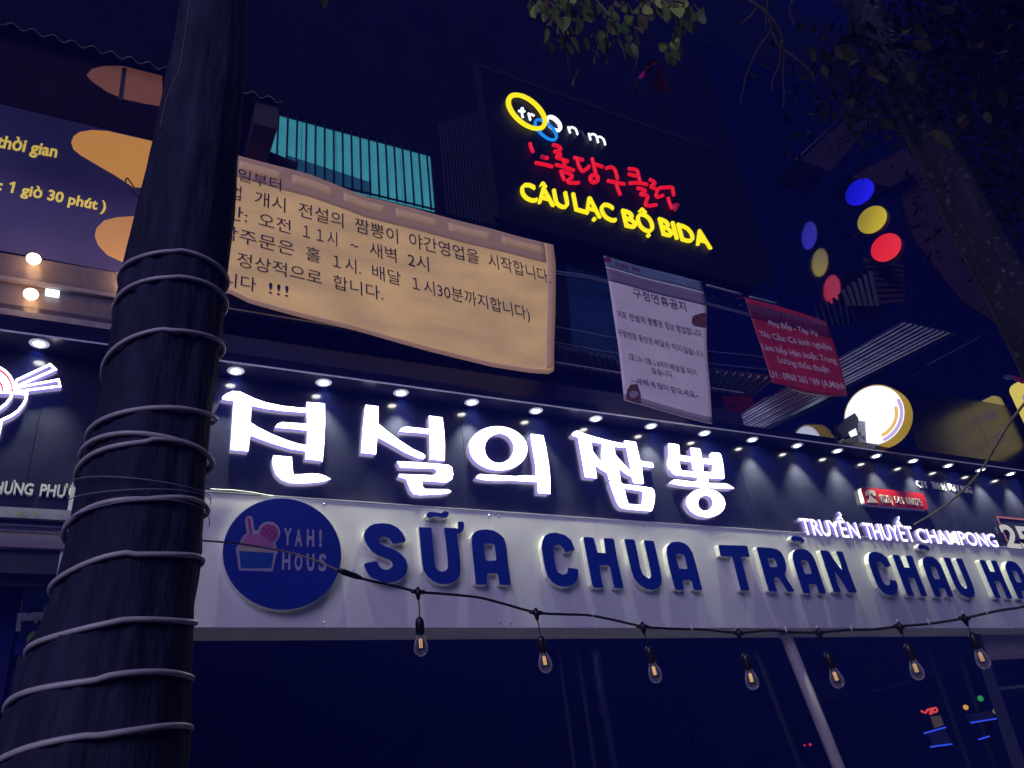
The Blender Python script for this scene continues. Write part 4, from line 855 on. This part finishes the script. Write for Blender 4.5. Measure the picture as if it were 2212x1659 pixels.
for c_, r_, m_, lab in (((1668,795),24,lamp_mat('amber_reflection', (1,.45,.05), 1.2),'small amber light reflected in the shop glass'), ((1805,713),28,lamp_mat('green_reflection', (.05,.6,.12), .8),'small green light reflected in the shop glass'), ((1945,835),26,lamp_mat('dull_amber', (.6,.45,.15), .5),'dull amber light reflected in the glass near the right frame'), ((162,1150),9,lamp_mat('red_dot', (1,.03,.08), 1),'left one of two tiny red lights left of the leaning pole'), ((214,1143),11,lamp_mat('red_dot', (1,.03,.08), 1),'right one of two tiny red lights left of the leaning pole')):
    p = atY(*CE(*c_), IY); rr_ = r_*.0014
    o = lathe('light_spot', [(.001,-rr_),(rr_*.7,-rr_*.7),(rr_,0),(rr_*.7,rr_*.7),(.001,rr_)], p, m_, seg=12); tag(o, lab, 'lamp')
for c_, r_, lab in (((782,425),75,'left of two dim round paper lanterns in the shop'), ((1000,345),70,'right of two dim round paper lanterns in the shop')):
    p = atY(*CE(*c_), IY); rr_ = r_*.0016
    o = lathe('paper_lantern', [(rr_*math.sin(R(a)), -rr_*math.cos(R(a))) for a in range(1, 180, 12)], p, mat('lantern_paper', (.05,.018,.04), .8), seg=20); tag(o, lab, 'lantern')
o = slab('reflected_line', [atY(*CE(770,650),IY), atY(*CE(1790,370),IY), atY(*CE(1790,380),IY), atY(*CE(770,660),IY)], .02, mat('reflection_grey', (.14,.13,.14), .5)); tag(o, 'thin grey line reflected in the shop glass, built as a slanting strip', 'rail')  # reflection line of the glass, built as a thin solid strip
o = slab('hanging_panel', [atY(*CE(210,520),IY), atY(*CE(550,520),IY), atY(*CE(605,690),IY), atY(*CE(300,760),IY)], .03, mat('plum_panel', (.035,.015,.05), .6)); o.parent = shop; o.location -= WL[shop.name]; o.name = 'wall_panel'

# ================================================================== TREES
def bark(name, col, vs=1.0):
    m = bpy.data.materials.new(name); m.use_nodes = True; n = m.node_tree.nodes; l = m.node_tree.links; b = n['Principled BSDF']; b.inputs['Roughness'].default_value = .85; b.inputs['Specular IOR Level'].default_value = .2
    tc = n.new('ShaderNodeTexCoord'); mp = n.new('ShaderNodeMapping'); mp.inputs['Scale'].default_value = (9,9,1.6); l.new(tc.outputs['Object'], mp.inputs[0])
    t = n.new('ShaderNodeTexNoise'); t.inputs['Scale'].default_value = 2.2; t.inputs['Detail'].default_value = 8; t.inputs['Roughness'].default_value = .7; l.new(mp.outputs[0], t.inputs[0])
    cr = n.new('ShaderNodeValToRGB'); cr.color_ramp.elements[0].position = .32; cr.color_ramp.elements[0].color = (col[0]*.45, col[1]*.45, col[2]*.5, 1)
    cr.color_ramp.elements[1].position = .72; cr.color_ramp.elements[1].color = (col[0]*1.8, col[1]*1.8, col[2]*1.8, 1); l.new(t.outputs[0], cr.inputs[0])
    if vs > 1:
        t3 = n.new('ShaderNodeTexNoise'); t3.inputs['Scale'].default_value = 26; t3.inputs['Detail'].default_value = 4; l.new(tc.outputs['Object'], t3.inputs[0])
        r3 = n.new('ShaderNodeMapRange'); r3.inputs[1].default_value = .60; r3.inputs[2].default_value = .68; l.new(t3.outputs[0], r3.inputs[0])
        mx = n.new('ShaderNodeMix'); mx.data_type = 'RGBA'; l.new(r3.outputs[0], mx.inputs[0]); l.new(cr.outputs[0], mx.inputs[6]); mx.inputs[7].default_value = (.085,.08,.095,1); l.new(mx.outputs[2], b.inputs['Base Color'])
    else: l.new(cr.outputs[0], b.inputs['Base Color'])
    t2 = n.new('ShaderNodeTexNoise'); t2.inputs['Scale'].default_value = 6; t2.inputs['Detail'].default_value = 8; l.new(mp.outputs[0], t2.inputs[0])
    bp = n.new('ShaderNodeBump'); bp.inputs['Strength'].default_value = .6; bp.inputs['Distance'].default_value = .012; l.new(t2.outputs[0], bp.inputs['Height']); l.new(bp.outputs[0], b.inputs['Normal'])
    return m
def trunk_mesh(name, path, m, parent, seg=40, rough=.02, sub=4):
    # path: (x, y, z, r)
    vs = []; fs = []; P = []
    for a, b in zip(path, path[1:]):
        for k in range(sub): P.append([a[i]+(b[i]-a[i])*k/sub for i in range(4)])
    P.append(path[-1])
    for (x, y, z, r) in P:
        for j in range(seg):
            an = 2*math.pi*j/seg; d = noise.noise(Vector((math.cos(an)*3, math.sin(an)*3, z*1.3)))+.5*noise.noise(Vector((math.cos(an)*9, math.sin(an)*9, z*5)))
            rr_ = r*(1+rough*d*1.6); vs.append((x+rr_*math.cos(an), y+rr_*math.sin(an), z))
    for i in range(len(P)-1):
        for j in range(seg): fs.append((i*seg+j, i*seg+(j+1)%seg, (i+1)*seg+(j+1)%seg, (i+1)*seg+j))
    return mk(name, vs, fs, m, parent, smooth=True)
TD = 2.2
def tc_(py_l, pl, py_r, pr):                         # trunk centre and radius where its two sides are seen
    a, b = ray(pl, py_l), ray(pr, py_r); xa, xb = a.x/a.y*TD, b.x/b.y*TD; z = EYE.z+(a.z/a.y+b.z/b.y)/2*TD
    return ((xa+xb)/2, EYE.y+TD+.0, z, (xb-xa)/2)
TP = [tc_(1659,-30,1659,404), tc_(1500,25,1500,407), tc_(1300,108,1300,420), tc_(1180,138,1180,440), tc_(1060,160,1060,448), tc_(900,205,900,462), tc_(750,235,750,478), tc_(600,262,600,490), tc_(400,308,400,510), tc_(200,352,200,525), tc_(0,392,0,532), tc_(-160,425,-160,545)]
TP = [(x, y+0, z, r*.985) for x, y, z, r in TP]
x0_, y0_, z0_, r0_ = TP[0]
TP = [(x0_-.10, y0_, 0.05, r0_*1.25), (x0_-.05, y0_, .9, r0_*1.08)]+TP
ft = empty('wrapped_tree', (TP[0][0], TP[0][1], 0.0), 'big dark tree trunk close to the camera, wrapped with white cable', 'tree')
trunk_mesh('trunk', TP, bark('bark_near', (.020,.021,.045)), ft, seg=64, rough=.05, sub=12)
def tr_at(z):
    for a, b in zip(TP, TP[1:]):
        if a[2] <= z <= b[2]: f = (z-a[2])/(b[2]-a[2]); return [a[i]+(b[i]-a[i])*f for i in range(4)]
    return TP[-1]
front = [1588,1465,1345,1195,1075,948,878,705,590,535]
zs = []
for k, py in enumerate(front):
    px = 250+(1600-py)*.13
    p = atY(px, py, TP[2][1]-.17); zs.append(p.z)
zs = [zs[0]-.35, zs[0]-.17]+zs+[zs[-1]+.06]
pts = []
N = 48
for k in range(len(zs)-1):
    for j in range(N):
        f = j/N
        if k == len(zs)-2 and f > .5: break
        z = zs[k]+(zs[k+1]-zs[k])*f
        an = -math.pi/2+2*math.pi*f                  # f=0 faces the street, rises counter-clockwise
        x, y, _, r = tr_at(z); r += .007+.0015*math.sin(5*an+k)
        pts.append((x+r*math.cos(an), y+r*math.sin(an), z+.004*math.sin(3*an+k*1.7)))
cb = tube('wrapped_cable', pts, .0070, M_CABLE, seg=10); tag(cb, 'white cable wound in many turns round the near trunk', 'cable')
pts = []
for j in range(60):
    an = -math.pi/2+2*math.pi*(j/59-.5)*1.0; z = zs[7]+.006+.006*math.sin(2*an)
    x, y, _, r = tr_at(z); r += .009; pts.append((x+r*math.cos(an), y+r*math.sin(an), z+.008))
cb = tube('wrapped_cable', pts, .0065, M_CABLE, seg=8, closed=False); tag(cb, 'second short turn of white cable doubled beside another in the middle of the near trunk', 'cable')
for k, dz in enumerate((-.085, -.105, -.15)):
    pts = []
    for j in range(50):
        an = -math.pi+math.pi*j/49; z = zs[7]+dz+.03*math.sin(an*1.2+k)-.02*k*(j/49); x, y, _, r = tr_at(z); pts.append((x+(r+.012)*math.cos(an), y+(r+.012)*math.sin(an), z))
    o = tube('thin_wire', pts, .0012, M_WIRE, seg=5); tag(o, ('highest','middle','lowest')[k]+' of the thin wires stretched round the near trunk', 'wire')
o = tube('thin_vine', smooth_path([atY(*q_, TP[8][1]-.16) for q_ in ((410,0),(402,60),(388,150),(380,170),(360,215),(346,280))], 5), .003, mat('vine_brown', (.10,.07,.07), .8), seg=5); tag(o, 'thin root hanging down the upper part of the near trunk', 'vine')
o = tube('clip_wire', smooth_path([atY(*q_, -4.45) for q_ in ((302,428),(290,405),(275,385),(272,395),(285,412),(300,425))], 5), .0022, M_CORD, seg=5); tag(o, 'small dark wire loop poking out left of the near trunk', 'wire')

# right-hand tree
rt = empty('right_tree', (4.3, -4.4, 0), 'leaning pale-flecked tree trunk with dark foliage at the upper right', 'tree')
def rtp(px, py, d): r = ray(px, py); k = 4.74/math.hypot(r.x, r.y); return EYE+r*k
q0, q1, q2, q3 = rtp(2245,760,0), rtp(2100,480,0), rtp(1970,225,0), rtp(1860,0,0)
path = [(q0.x+.0, q0.y, 0.0, .19), (q0.x, q0.y, q0.z, .125), (q1.x, q1.y, q1.z, .118), (q2.x, q2.y, q2.z, .110), (q3.x, q3.y, q3.z, .100), (q3.x-.15, q3.y+.05, q3.z+2.0, .07)]
trunk_mesh('trunk', path, bark('bark_far', (.018,.017,.024), 2), rt, seg=32, rough=.12, sub=14)
# leaf shape shared
def leaf_mesh(name, L, W_, m, fold=.18):
    prof = [(0,.04),(.12,.55),(.3,.92),(.5,1),(.7,.85),(.88,.5),(1,.02)]
    vs = []; fs = []
    for t_, w_ in prof:
        z = -.25*L*t_*t_
        vs += [(-w_*W_/2, t_*L, z+fold*w_*W_/2), (0, t_*L, z), (w_*W_/2, t_*L, z+fold*w_*W_/2)]
    for i in range(len(prof)-1):
        a = i*3; fs += [(a, a+1, a+4, a+3), (a+1, a+2, a+5, a+4)]
    me = bpy.data.meshes.new(name); me.from_pydata(vs, [], fs); me.materials.append(m); me.polygons.foreach_set('use_smooth', [True]*len(fs)); me.update(); return me
LM = [leaf_mesh('leaf', .085, .042, mat('leaf_olive', (.11,.15,.028), .5, spec=.15)), leaf_mesh('leaf', .075, .034, mat('leaf_green', (.06,.10,.022), .45, spec=.15)), leaf_mesh('leaf', .09, .045, mat('leaf_pale', (.26,.32,.07), .5, spec=.15)), leaf_mesh('leaf', .07, .038, mat('leaf_brownish', (.10,.085,.03), .6, spec=.15))]
LD = [leaf_mesh('leaf', .085, .042, mat('leaf_dark', (.020,.026,.010), .8, spec=.1)), leaf_mesh('leaf', .075, .034, mat('leaf_dark_olive', (.04,.042,.012), .8, spec=.1)), leaf_mesh('leaf', .08, .04, mat('leaf_dark_brown', (.022,.012,.008), .8, spec=.1))]
def put_leaf(me, loc, parent, d, roll=0, s=1):
    o = bpy.data.objects.new('leaf', me); COL.objects.link(o); o.parent = parent
    q_ = Vector(d).to_track_quat('Y', 'Z').to_matrix().to_4x4() @ Matrix.Rotation(roll, 4, 'Y')
    o.matrix_local = Matrix.Translation(Vector(loc)-WL[parent.name]) @ q_ @ Matrix.Diagonal((s, s, s, 1))
    return o
# hanging branch, top centre
hb = empty('hanging_branch', atD(1320, -40, 4.2), 'leafy branch hanging into the top of the picture, lit olive green', 'branch')
CG = conv(2000, 0, .40687)
tw = [[(330,-60),(420,40),(560,180),(640,330)], [(800,-80),(900,60),(1010,200),(930,300),(870,470)], [(1100,-60),(1190,150),(1240,300),(1270,430),(1255,560),(1215,710)], [(1500,-80),(1580,40),(1650,220),(1600,400),(1530,490)], [(560,300),(575,480),(590,640),(612,760)], [(940,300),(955,450),(958,620)], [(560,-60),(620,80),(700,200),(690,300)], [(800,-60),(620,0),(420,30),(300,60)], [(1100,-60),(1350,20),(1600,10),(1780,60)]]
def DD(u, v): return 4.2+.25*math.sin(u*.011)+.15*math.cos(v*.013)
for t_ in tw:
    P = smooth_path([atD(*CG(*q_), DD(*q_)) for q_ in t_], 5); tube('twig', P, [.006*(1-.7*i/len(P))+.0012 for i in range(len(P))], mat('twig_bark', (.10,.075,.06), .8), hb, seg=5)
rg = random.Random(3)
lfp = [(260,80,1.2),(330,110,1.3),(430,80,1.0),(520,150,1.4),(440,190,1.2),(560,200,1.4),(640,120,1.3),(680,210,1.5),(740,90,1.2),(760,180,1.2),(850,60,1.2),(880,110,.8),(560,280,.8),(600,320,1.2),(610,390,1.1),(670,420,1.3),(740,400,1.2),(520,440,.8),(360,380,.9),(415,390,.9),(370,290,.8),(990,70,.6),(1010,170,1.0),(960,220,1.0),(1060,240,1.1),(870,300,1.1),(900,340,1.2),(960,330,1.0),(1010,280,.8),(1040,400,1.5),(960,450,1.1),(850,380,.8),(880,480,.8),(855,530,1.0),(1120,70,.8),(1170,180,1.1),(1130,230,1.1),(1220,290,1.2),(1170,360,.9),(1230,390,1.2),(1155,450,1.5),(1275,170,1.3),(1290,50,.9),(1330,80,1.2),(1400,50,.9),(1440,15,.8),(1500,30,.9),(1560,100,1.3),(1610,120,1.5),(1540,110,1.0),(1700,40,1.2),(1760,80,1.2),(1820,95,.9),(1740,225,1.2),(1665,300,1.1),(1600,290,1.0),(1555,390,1.0),(1605,420,1.2),(1520,465,.8),(1570,510,1.0),(683,710,1.3),(1240,790,1.2),(300,30,1.2),(380,10,1.2),(480,20,1.2),(590,30,1.3),(700,20,1.2),(1650,10,1.2),(230,20,.9)]
for u, v, s in lfp:
    p = atD(*CG(u, v-28*s), DD(u, v)); d = Vector((rg.uniform(-.55,.55), rg.uniform(-.5,.3), -1+rg.uniform(0,.5)))
    put_leaf(LM[rg.choice([0,0,0,1,2,2,3])], p, hb, d, rg.uniform(-.9,.9), s*.98)
    for _ in range(3 if v < 260 else 1):
        u2, v2 = u+rg.uniform(-60,60), v+rg.uniform(-70,40); put_leaf(LM[rg.choice([0,1,1,3])], atD(*CG(u2, v2), DD(u2, v2)+.2), hb, (rg.uniform(-.7,.7), rg.uniform(-.5,.3), -1), rg.uniform(-.9,.9), rg.uniform(.8,1.25))
o = empty('hanging_leaf_top', atD(700, 0, 4), 'single olive leaf at the very top left of the leafy branch', 'leaf')
put_leaf(LM[1], atD(698,-14,4), o, (.1,-.1,-1), .5, 1.2)
# foliage of the right tree: leaves seen singly, then the dark mass as stuff
for u, v, s in [(500,240,1),(560,205,1.3),(620,225,1.5),(650,225,1.3),(690,195,1),(545,270,1),(600,300,1.1),(640,265,1),(720,330,1.2),(790,330,1.3),(800,350,1.2),(765,390,1.1),(820,380,1),(560,330,.9),(670,470,.9),(640,490,.9),(690,500,.9),(1000,170,1.2),(1010,210,1.2),(1020,120,1),(850,590,1),(840,620,1),(905,640,1.1),(690,130,1),(680,290,1),(745,300,1)]+[(rg.uniform(900,1560), rg.uniform(0,900), rg.uniform(.8,1.3)) for _ in range(34) if True]:
    if (u > 880 and u < 700+v*.515+60) or (u < 990 and v > 780): continue
    p = atD(*S5(u, v), rg.uniform(4.6,5.8)); put_leaf(LD[rg.choice([0,0,1,1,2])], p, rt, (rg.uniform(-1,1), rg.uniform(-.5,.3), rg.uniform(-1,-.1)), rg.uniform(-1,1), s*1.15)
vs = []; fs = []
rg2 = random.Random(11)
clumps = [(rg2.uniform(980,1700), rg2.uniform(-100,1200), rg2.uniform(5.8,8.5)) for _ in range(90)]+[(rg2.uniform(560,1000), rg2.uniform(350,640), rg2.uniform(5.5,7)) for _ in range(9)]+[(rg2.uniform(500,760), rg2.uniform(150,420), 5.4) for _ in range(4)]
for u, v, d in clumps:
    if (u > 900 and u < 760+v*.515) or (u < 960 and v > 640): continue
    c = atD(*S5(u, v), d)
    for _ in range(90):
        p = c+Vector((rg2.gauss(0,.20), rg2.gauss(0,.20), rg2.gauss(0,.16))); dd = Vector((rg2.uniform(-1,1), rg2.uniform(-1,1), rg2.uniform(-1,.2))).normalized(); L = rg2.uniform(.05,.10); sd = dd.orthogonal().normalized()*L*.28
        k = len(vs); vs += [p, p+dd*L*.5+sd, p+dd*L, p+dd*L*.5-sd]; fs.append((k, k+1, k+2, k+3))
o = mk('crown', vs, fs, mat('dark_foliage', (.007,.010,.006), .8, spec=.1, var=.5, scale=1.6), rt); o['kind'] = 'stuff'
for t_ in ([(190,0),(260,45),(310,100),(350,170),(365,250),(362,400),(368,470),(362,540)], [(240,30),(200,80),(150,120)], [(290,90),(300,150),(240,240),(180,370),(160,460),(145,520)], [(290,-10),(280,70),(275,150)], [(410,0),(395,60),(420,120)], [(300,150),(340,230),(420,290),(500,360),(520,420)], [(355,200),(345,320),(310,400),(305,460)]):
    P = smooth_path([atD(*S5(*q_), 5) for q_ in t_], 5); tube('bare_twig', P, [.006*(1-.7*i/len(P))+.0015 for i in range(len(P))], MATS['twig_bark'], rt, seg=5)
# pink foil pennant
pf = empty('pink_pennant', atD(1400, 160, 4.6), 'shiny magenta foil pennant with a dark plum triangle under the leafy branch', 'pennant')
def dpoly(name, pts, d, m, parent): 
    P = [atD(*CG(*q_), d+.02*math.sin(i*1.7)) for i, q_ in enumerate(pts)]; c = sum(P, Vector())/len(P)+Vector((0,-.01,0)); k = len(P)
    return mk(name, P+[c], [(i, (i+1) % k, k) for i in range(k)], m, parent)
dpoly('triangle', [(1480,600),(1375,830),(1585,925)], 4.6, mat('plum_foil', (.16,.02,.09), .5), pf)
dpoly('shiny_fold', [(1345,668),(1358,690),(1330,730),(1278,768),(1265,745),(1300,700)], 4.57, mat('magenta_foil', (.95,.05,.40), .3, metal=.2), pf)
dpoly('fold', [(1380,570),(1475,590),(1470,610),(1400,640),(1385,700),(1310,760),(1300,740),(1360,660),(1310,640)], 4.58, mat('dark_magenta_foil', (.12,.01,.06), .25, metal=.5), pf)
dpoly('glint', [(1445,588),(1452,600),(1410,630),(1402,622)], 4.56, mat('foil_glint', (.9,.5,.65), .25, metal=.3), pf)  # pale patch painted as the foil's glint

# night haze: blue volume added in place of the lens veil and bloom round the signs
mh = bpy.data.materials.new('veil_volume'); mh.use_nodes = True; g = mh.node_tree; g.nodes.clear()
o_ = g.nodes.new('ShaderNodeOutputMaterial'); pv = g.nodes.new('ShaderNodeVolumePrincipled'); pv.inputs['Color'].default_value = (.035,.06,.8,1); pv.inputs['Density'].default_value = .021; pv.inputs['Anisotropy'].default_value = .3
g.links.new(pv.outputs[0], o_.inputs['Volume'])
hz = box('veil_haze', -21, 41, -15, 9, -1.3, 18.5, mh); hz['kind'] = 'stuff'
# ================================================================== STRING LIGHTS
sl_ = empty('string_light_cord', atD(440, 1168, 2.9), 'black cord of a string light sagging in front of the white sign board', 'cord')
def cd(px): return 2.70+(px-440)/1765*.9
cpx = [(300,1162),(440,1168),(520,1175),(570,1183),(620,1192),(680,1210),(745,1238),(790,1252),(840,1263),(903,1278),(960,1283),(1030,1290),(1080,1302),(1158,1323),(1220,1327),(1270,1329),(1320,1338),(1388,1353),(1450,1358),(1520,1360),(1595,1367),(1660,1362),(1715,1366),(1768,1366),(1830,1361),(1880,1360),(1942,1353),(2010,1347),(2080,1336),(2130,1325),(2170,1317),(2212,1310),(2290,1285)]
CP3 = smooth_path([atD(*q_, cd(q_[0])) for q_ in cpx], 5)
i0 = 6*5
tube('cord', CP3[:i0+1], .0032, mat('beige_cord', (.8,.62,.42), .5), sl_, seg=8); tube('cord', CP3[i0:], .0048, M_CORD, sl_, seg=8)
def at_cord(px): return atD(px, [a[1]+(b[1]-a[1])*(px-a[0])/(b[0]-a[0]) for a, b in zip(cpx, cpx[1:]) if a[0] <= px <= b[0]][0], cd(px))
pj0, pj1 = at_cord(728), at_cord(782)
tube('joint', [pj0, pj0.lerp(pj1,.25), pj0.lerp(pj1,.75), pj1], [.006,.011,.010,.006], M_CORD, sl_)
for px in (762, 1280, 1493, 1697, 1838, 2005, 2130):
    p = at_cord(px); tube('clear_tie', [p+Vector((0,-.004,-.004)), p+Vector((0,-.004,.018))], .003, mat('clear_plastic', (.75,.75,.8), .3), sl_, seg=6)
M_BULB = bpy.data.materials.new('bulb_glass'); M_BULB.use_nodes = True
g = M_BULB.node_tree; g.nodes.clear(); o_ = g.nodes.new('ShaderNodeOutputMaterial'); mxs = g.nodes.new('ShaderNodeMixShader'); tr = g.nodes.new('ShaderNodeBsdfTransparent'); gl = g.nodes.new('ShaderNodeBsdfGlossy'); fr = g.nodes.new('ShaderNodeLayerWeight')
tr.inputs[0].default_value = (.93,.93,.97,1); gl.inputs['Roughness'].default_value = .22; gl.inputs[0].default_value = (1,1,1,1); fr.inputs[0].default_value = .35
df = g.nodes.new('ShaderNodeBsdfDiffuse'); df.inputs[0].default_value = (.9,.9,1,1); mg_ = g.nodes.new('ShaderNodeMixShader'); mg_.inputs[0].default_value = .45; g.links.new(gl.outputs[0], mg_.inputs[1]); g.links.new(df.outputs[0], mg_.inputs[2])  # white diffuse rim put into the glass for sign light caught at its edge
g.links.new(fr.outputs['Facing'], mxs.inputs[0]); g.links.new(tr.outputs[0], mxs.inputs[1]); g.links.new(mg_.outputs[0], mxs.inputs[2]); g.links.new(mxs.outputs[0], o_.inputs[0])
prof = [(a_*1.15, b_*1.15) for a_, b_ in [(.011,0),(.012,-.006),(.0165,-.018),(.0205,-.030),(.0215,-.040),(.0195,-.050),(.013,-.058),(.006,-.0615),(.0005,-.0625)]]
spots = [((903,1278),(909,1393),'far left one, below the letters U and A'), ((1158,1323),(1177,1430),'second from the left, below the letter C of CHUA'), ((1388,1353),(1414,1452),'third from the left, below the final A of CHUA'), ((1595,1367),(1623,1467),'fourth from the left, left of the leaning pole'), ((1768,1366),(1806,1464),'first one right of the leaning pole'), ((1942,1353),(1979,1446),'second one right of the leaning pole'), ((2083,1336),(2121,1422),'far right one, in front of the pale beam')]
for k, (a, b, lab) in enumerate(spots):
    top = at_cord(a[0]) if a[0] > 440 else atD(*a, 3); d = cd(a[0])
    bc = atD(*b, d); H = top.z-bc.z                       # bulb centre
    tilt = Vector((bc.x-top.x, bc.y-top.y, bc.z-top.z)).normalized()
    t = empty('string_bulb', top, 'clear filament bulb, '+lab, 'light bulb', 'bulbs on the string light')
    # T-joint on the cord
    tube('tee_joint', [top+Vector((-.026,0,.002)), top+Vector((-.018,0,.001)), top+Vector((.018,0,-.001)), top+Vector((.026,0,-.002))], [.0062,.0085,.0085,.0062], M_CORD, t)
    tube('tee_stem', [top+Vector((0,0,.016)), top, top+tilt*.028], [.005,.013,.005], M_CORD, t)
    tube('tie_tip', [top+Vector((0,0,.012)), top+Vector((.001,0,.026))], .003, MATS['clear_plastic'], t, seg=6)
    ax = -tilt; gb = bc-tilt*.034                         # top of the glass
    st = gb-tilt*.052
    tube('drop_wire', smooth_path([top+tilt*.026, top.lerp(st,.6)+Vector((.002,0,0)), st], 4), .0022, M_CORD, t, seg=6)
    lathe('socket', [(.0015,.060),(.006,.058),(.013,.050),(.0155,.040),(.0155,.004),(.0135,0),(.011,-.002)], gb, M_CORD, t, axis=ax, seg=18)
    lathe('glass', prof, gb, M_BULB, t, axis=ax, seg=24)
    for j in range(4):
        an = j*math.pi/2+.6; off_ = Vector((math.cos(an)*.0045, math.sin(an)*.0045, 0))
        tube('filament', [gb+off_+tilt*.014, gb+off_*1.1+tilt*.044], .0016, lamp_mat('filament_glow', (1,.55,.2), .75), t, seg=5)
    tube('filament_stem', [gb, gb+tilt*.014], .003, mat('stem_glass', (.4,.35,.4), .3), t, seg=6)
# loose yellow cord on the right
o = tube('rope', smooth_path([atD(*q_, dd) for q_, dd in (((1975,1133),7.0),((2030,1100),6.6),((2080,1060),6.2),((2120,1015),5.9),((2150,965),5.6),((2180,915),5.3),((2230,850),5.0))], 6), .0075, mat('yellow_cord', (.48,.40,.24), .6), seg=7); tag(o, 'pale yellow rope rising to the right edge across the black fascia', 'rope')
# white cable lying on the board's top edge
CLc = conv(840, 1930, .19886)
o = tube('white_cable', smooth_path([atY(*CLc(*q_), -.02) for q_ in ((-60,-20),(0,-8),(250,2),(500,20),(800,60),(1050,105),(1180,125))], 6), .009, mat('loose_cable', (.6,.6,.62), .4), seg=7); tag(o, 'loose white cable lying along the top edge of the white board by the trunk', 'cable')
# ivy and litter at lower left
iv = empty('dry_vine', atY(60, 1300, .3), 'thin dry vine stems hanging in the dark at the lower left', 'vine')
CI = conv(0, 2100, .55688)
for s in ([(215,150),(190,300),(165,450),(150,550)], [(315,60),(310,150),(295,280),(305,410)], [(330,150),(360,220),(395,290)]):
    tube('stem', smooth_path([atY(*CI(*q_), .3) for q_ in s], 4), .008, mat('vine_grey', (.09,.08,.11), .8), iv, seg=5)
for k in range(14):
    u, v = rg.uniform(180,380), rg.uniform(90,900); put_leaf(LM[1], atY(*CI(u, v), .3), iv, (rg.uniform(-1,1), -.3, rg.uniform(-1,.3)), rg.uniform(-1,1), 1.3)
o = solid('metal_bracket', [[(125,562),(350,556),(350,610),(150,618),(145,692),(110,690)]], .28, .02, mat('bracket_grey', (.16,.17,.22), .6, var=.5, scale=20), cv=CI); tag(o, 'small grey metal bracket on the dark wall left of the trunk', 'bracket')
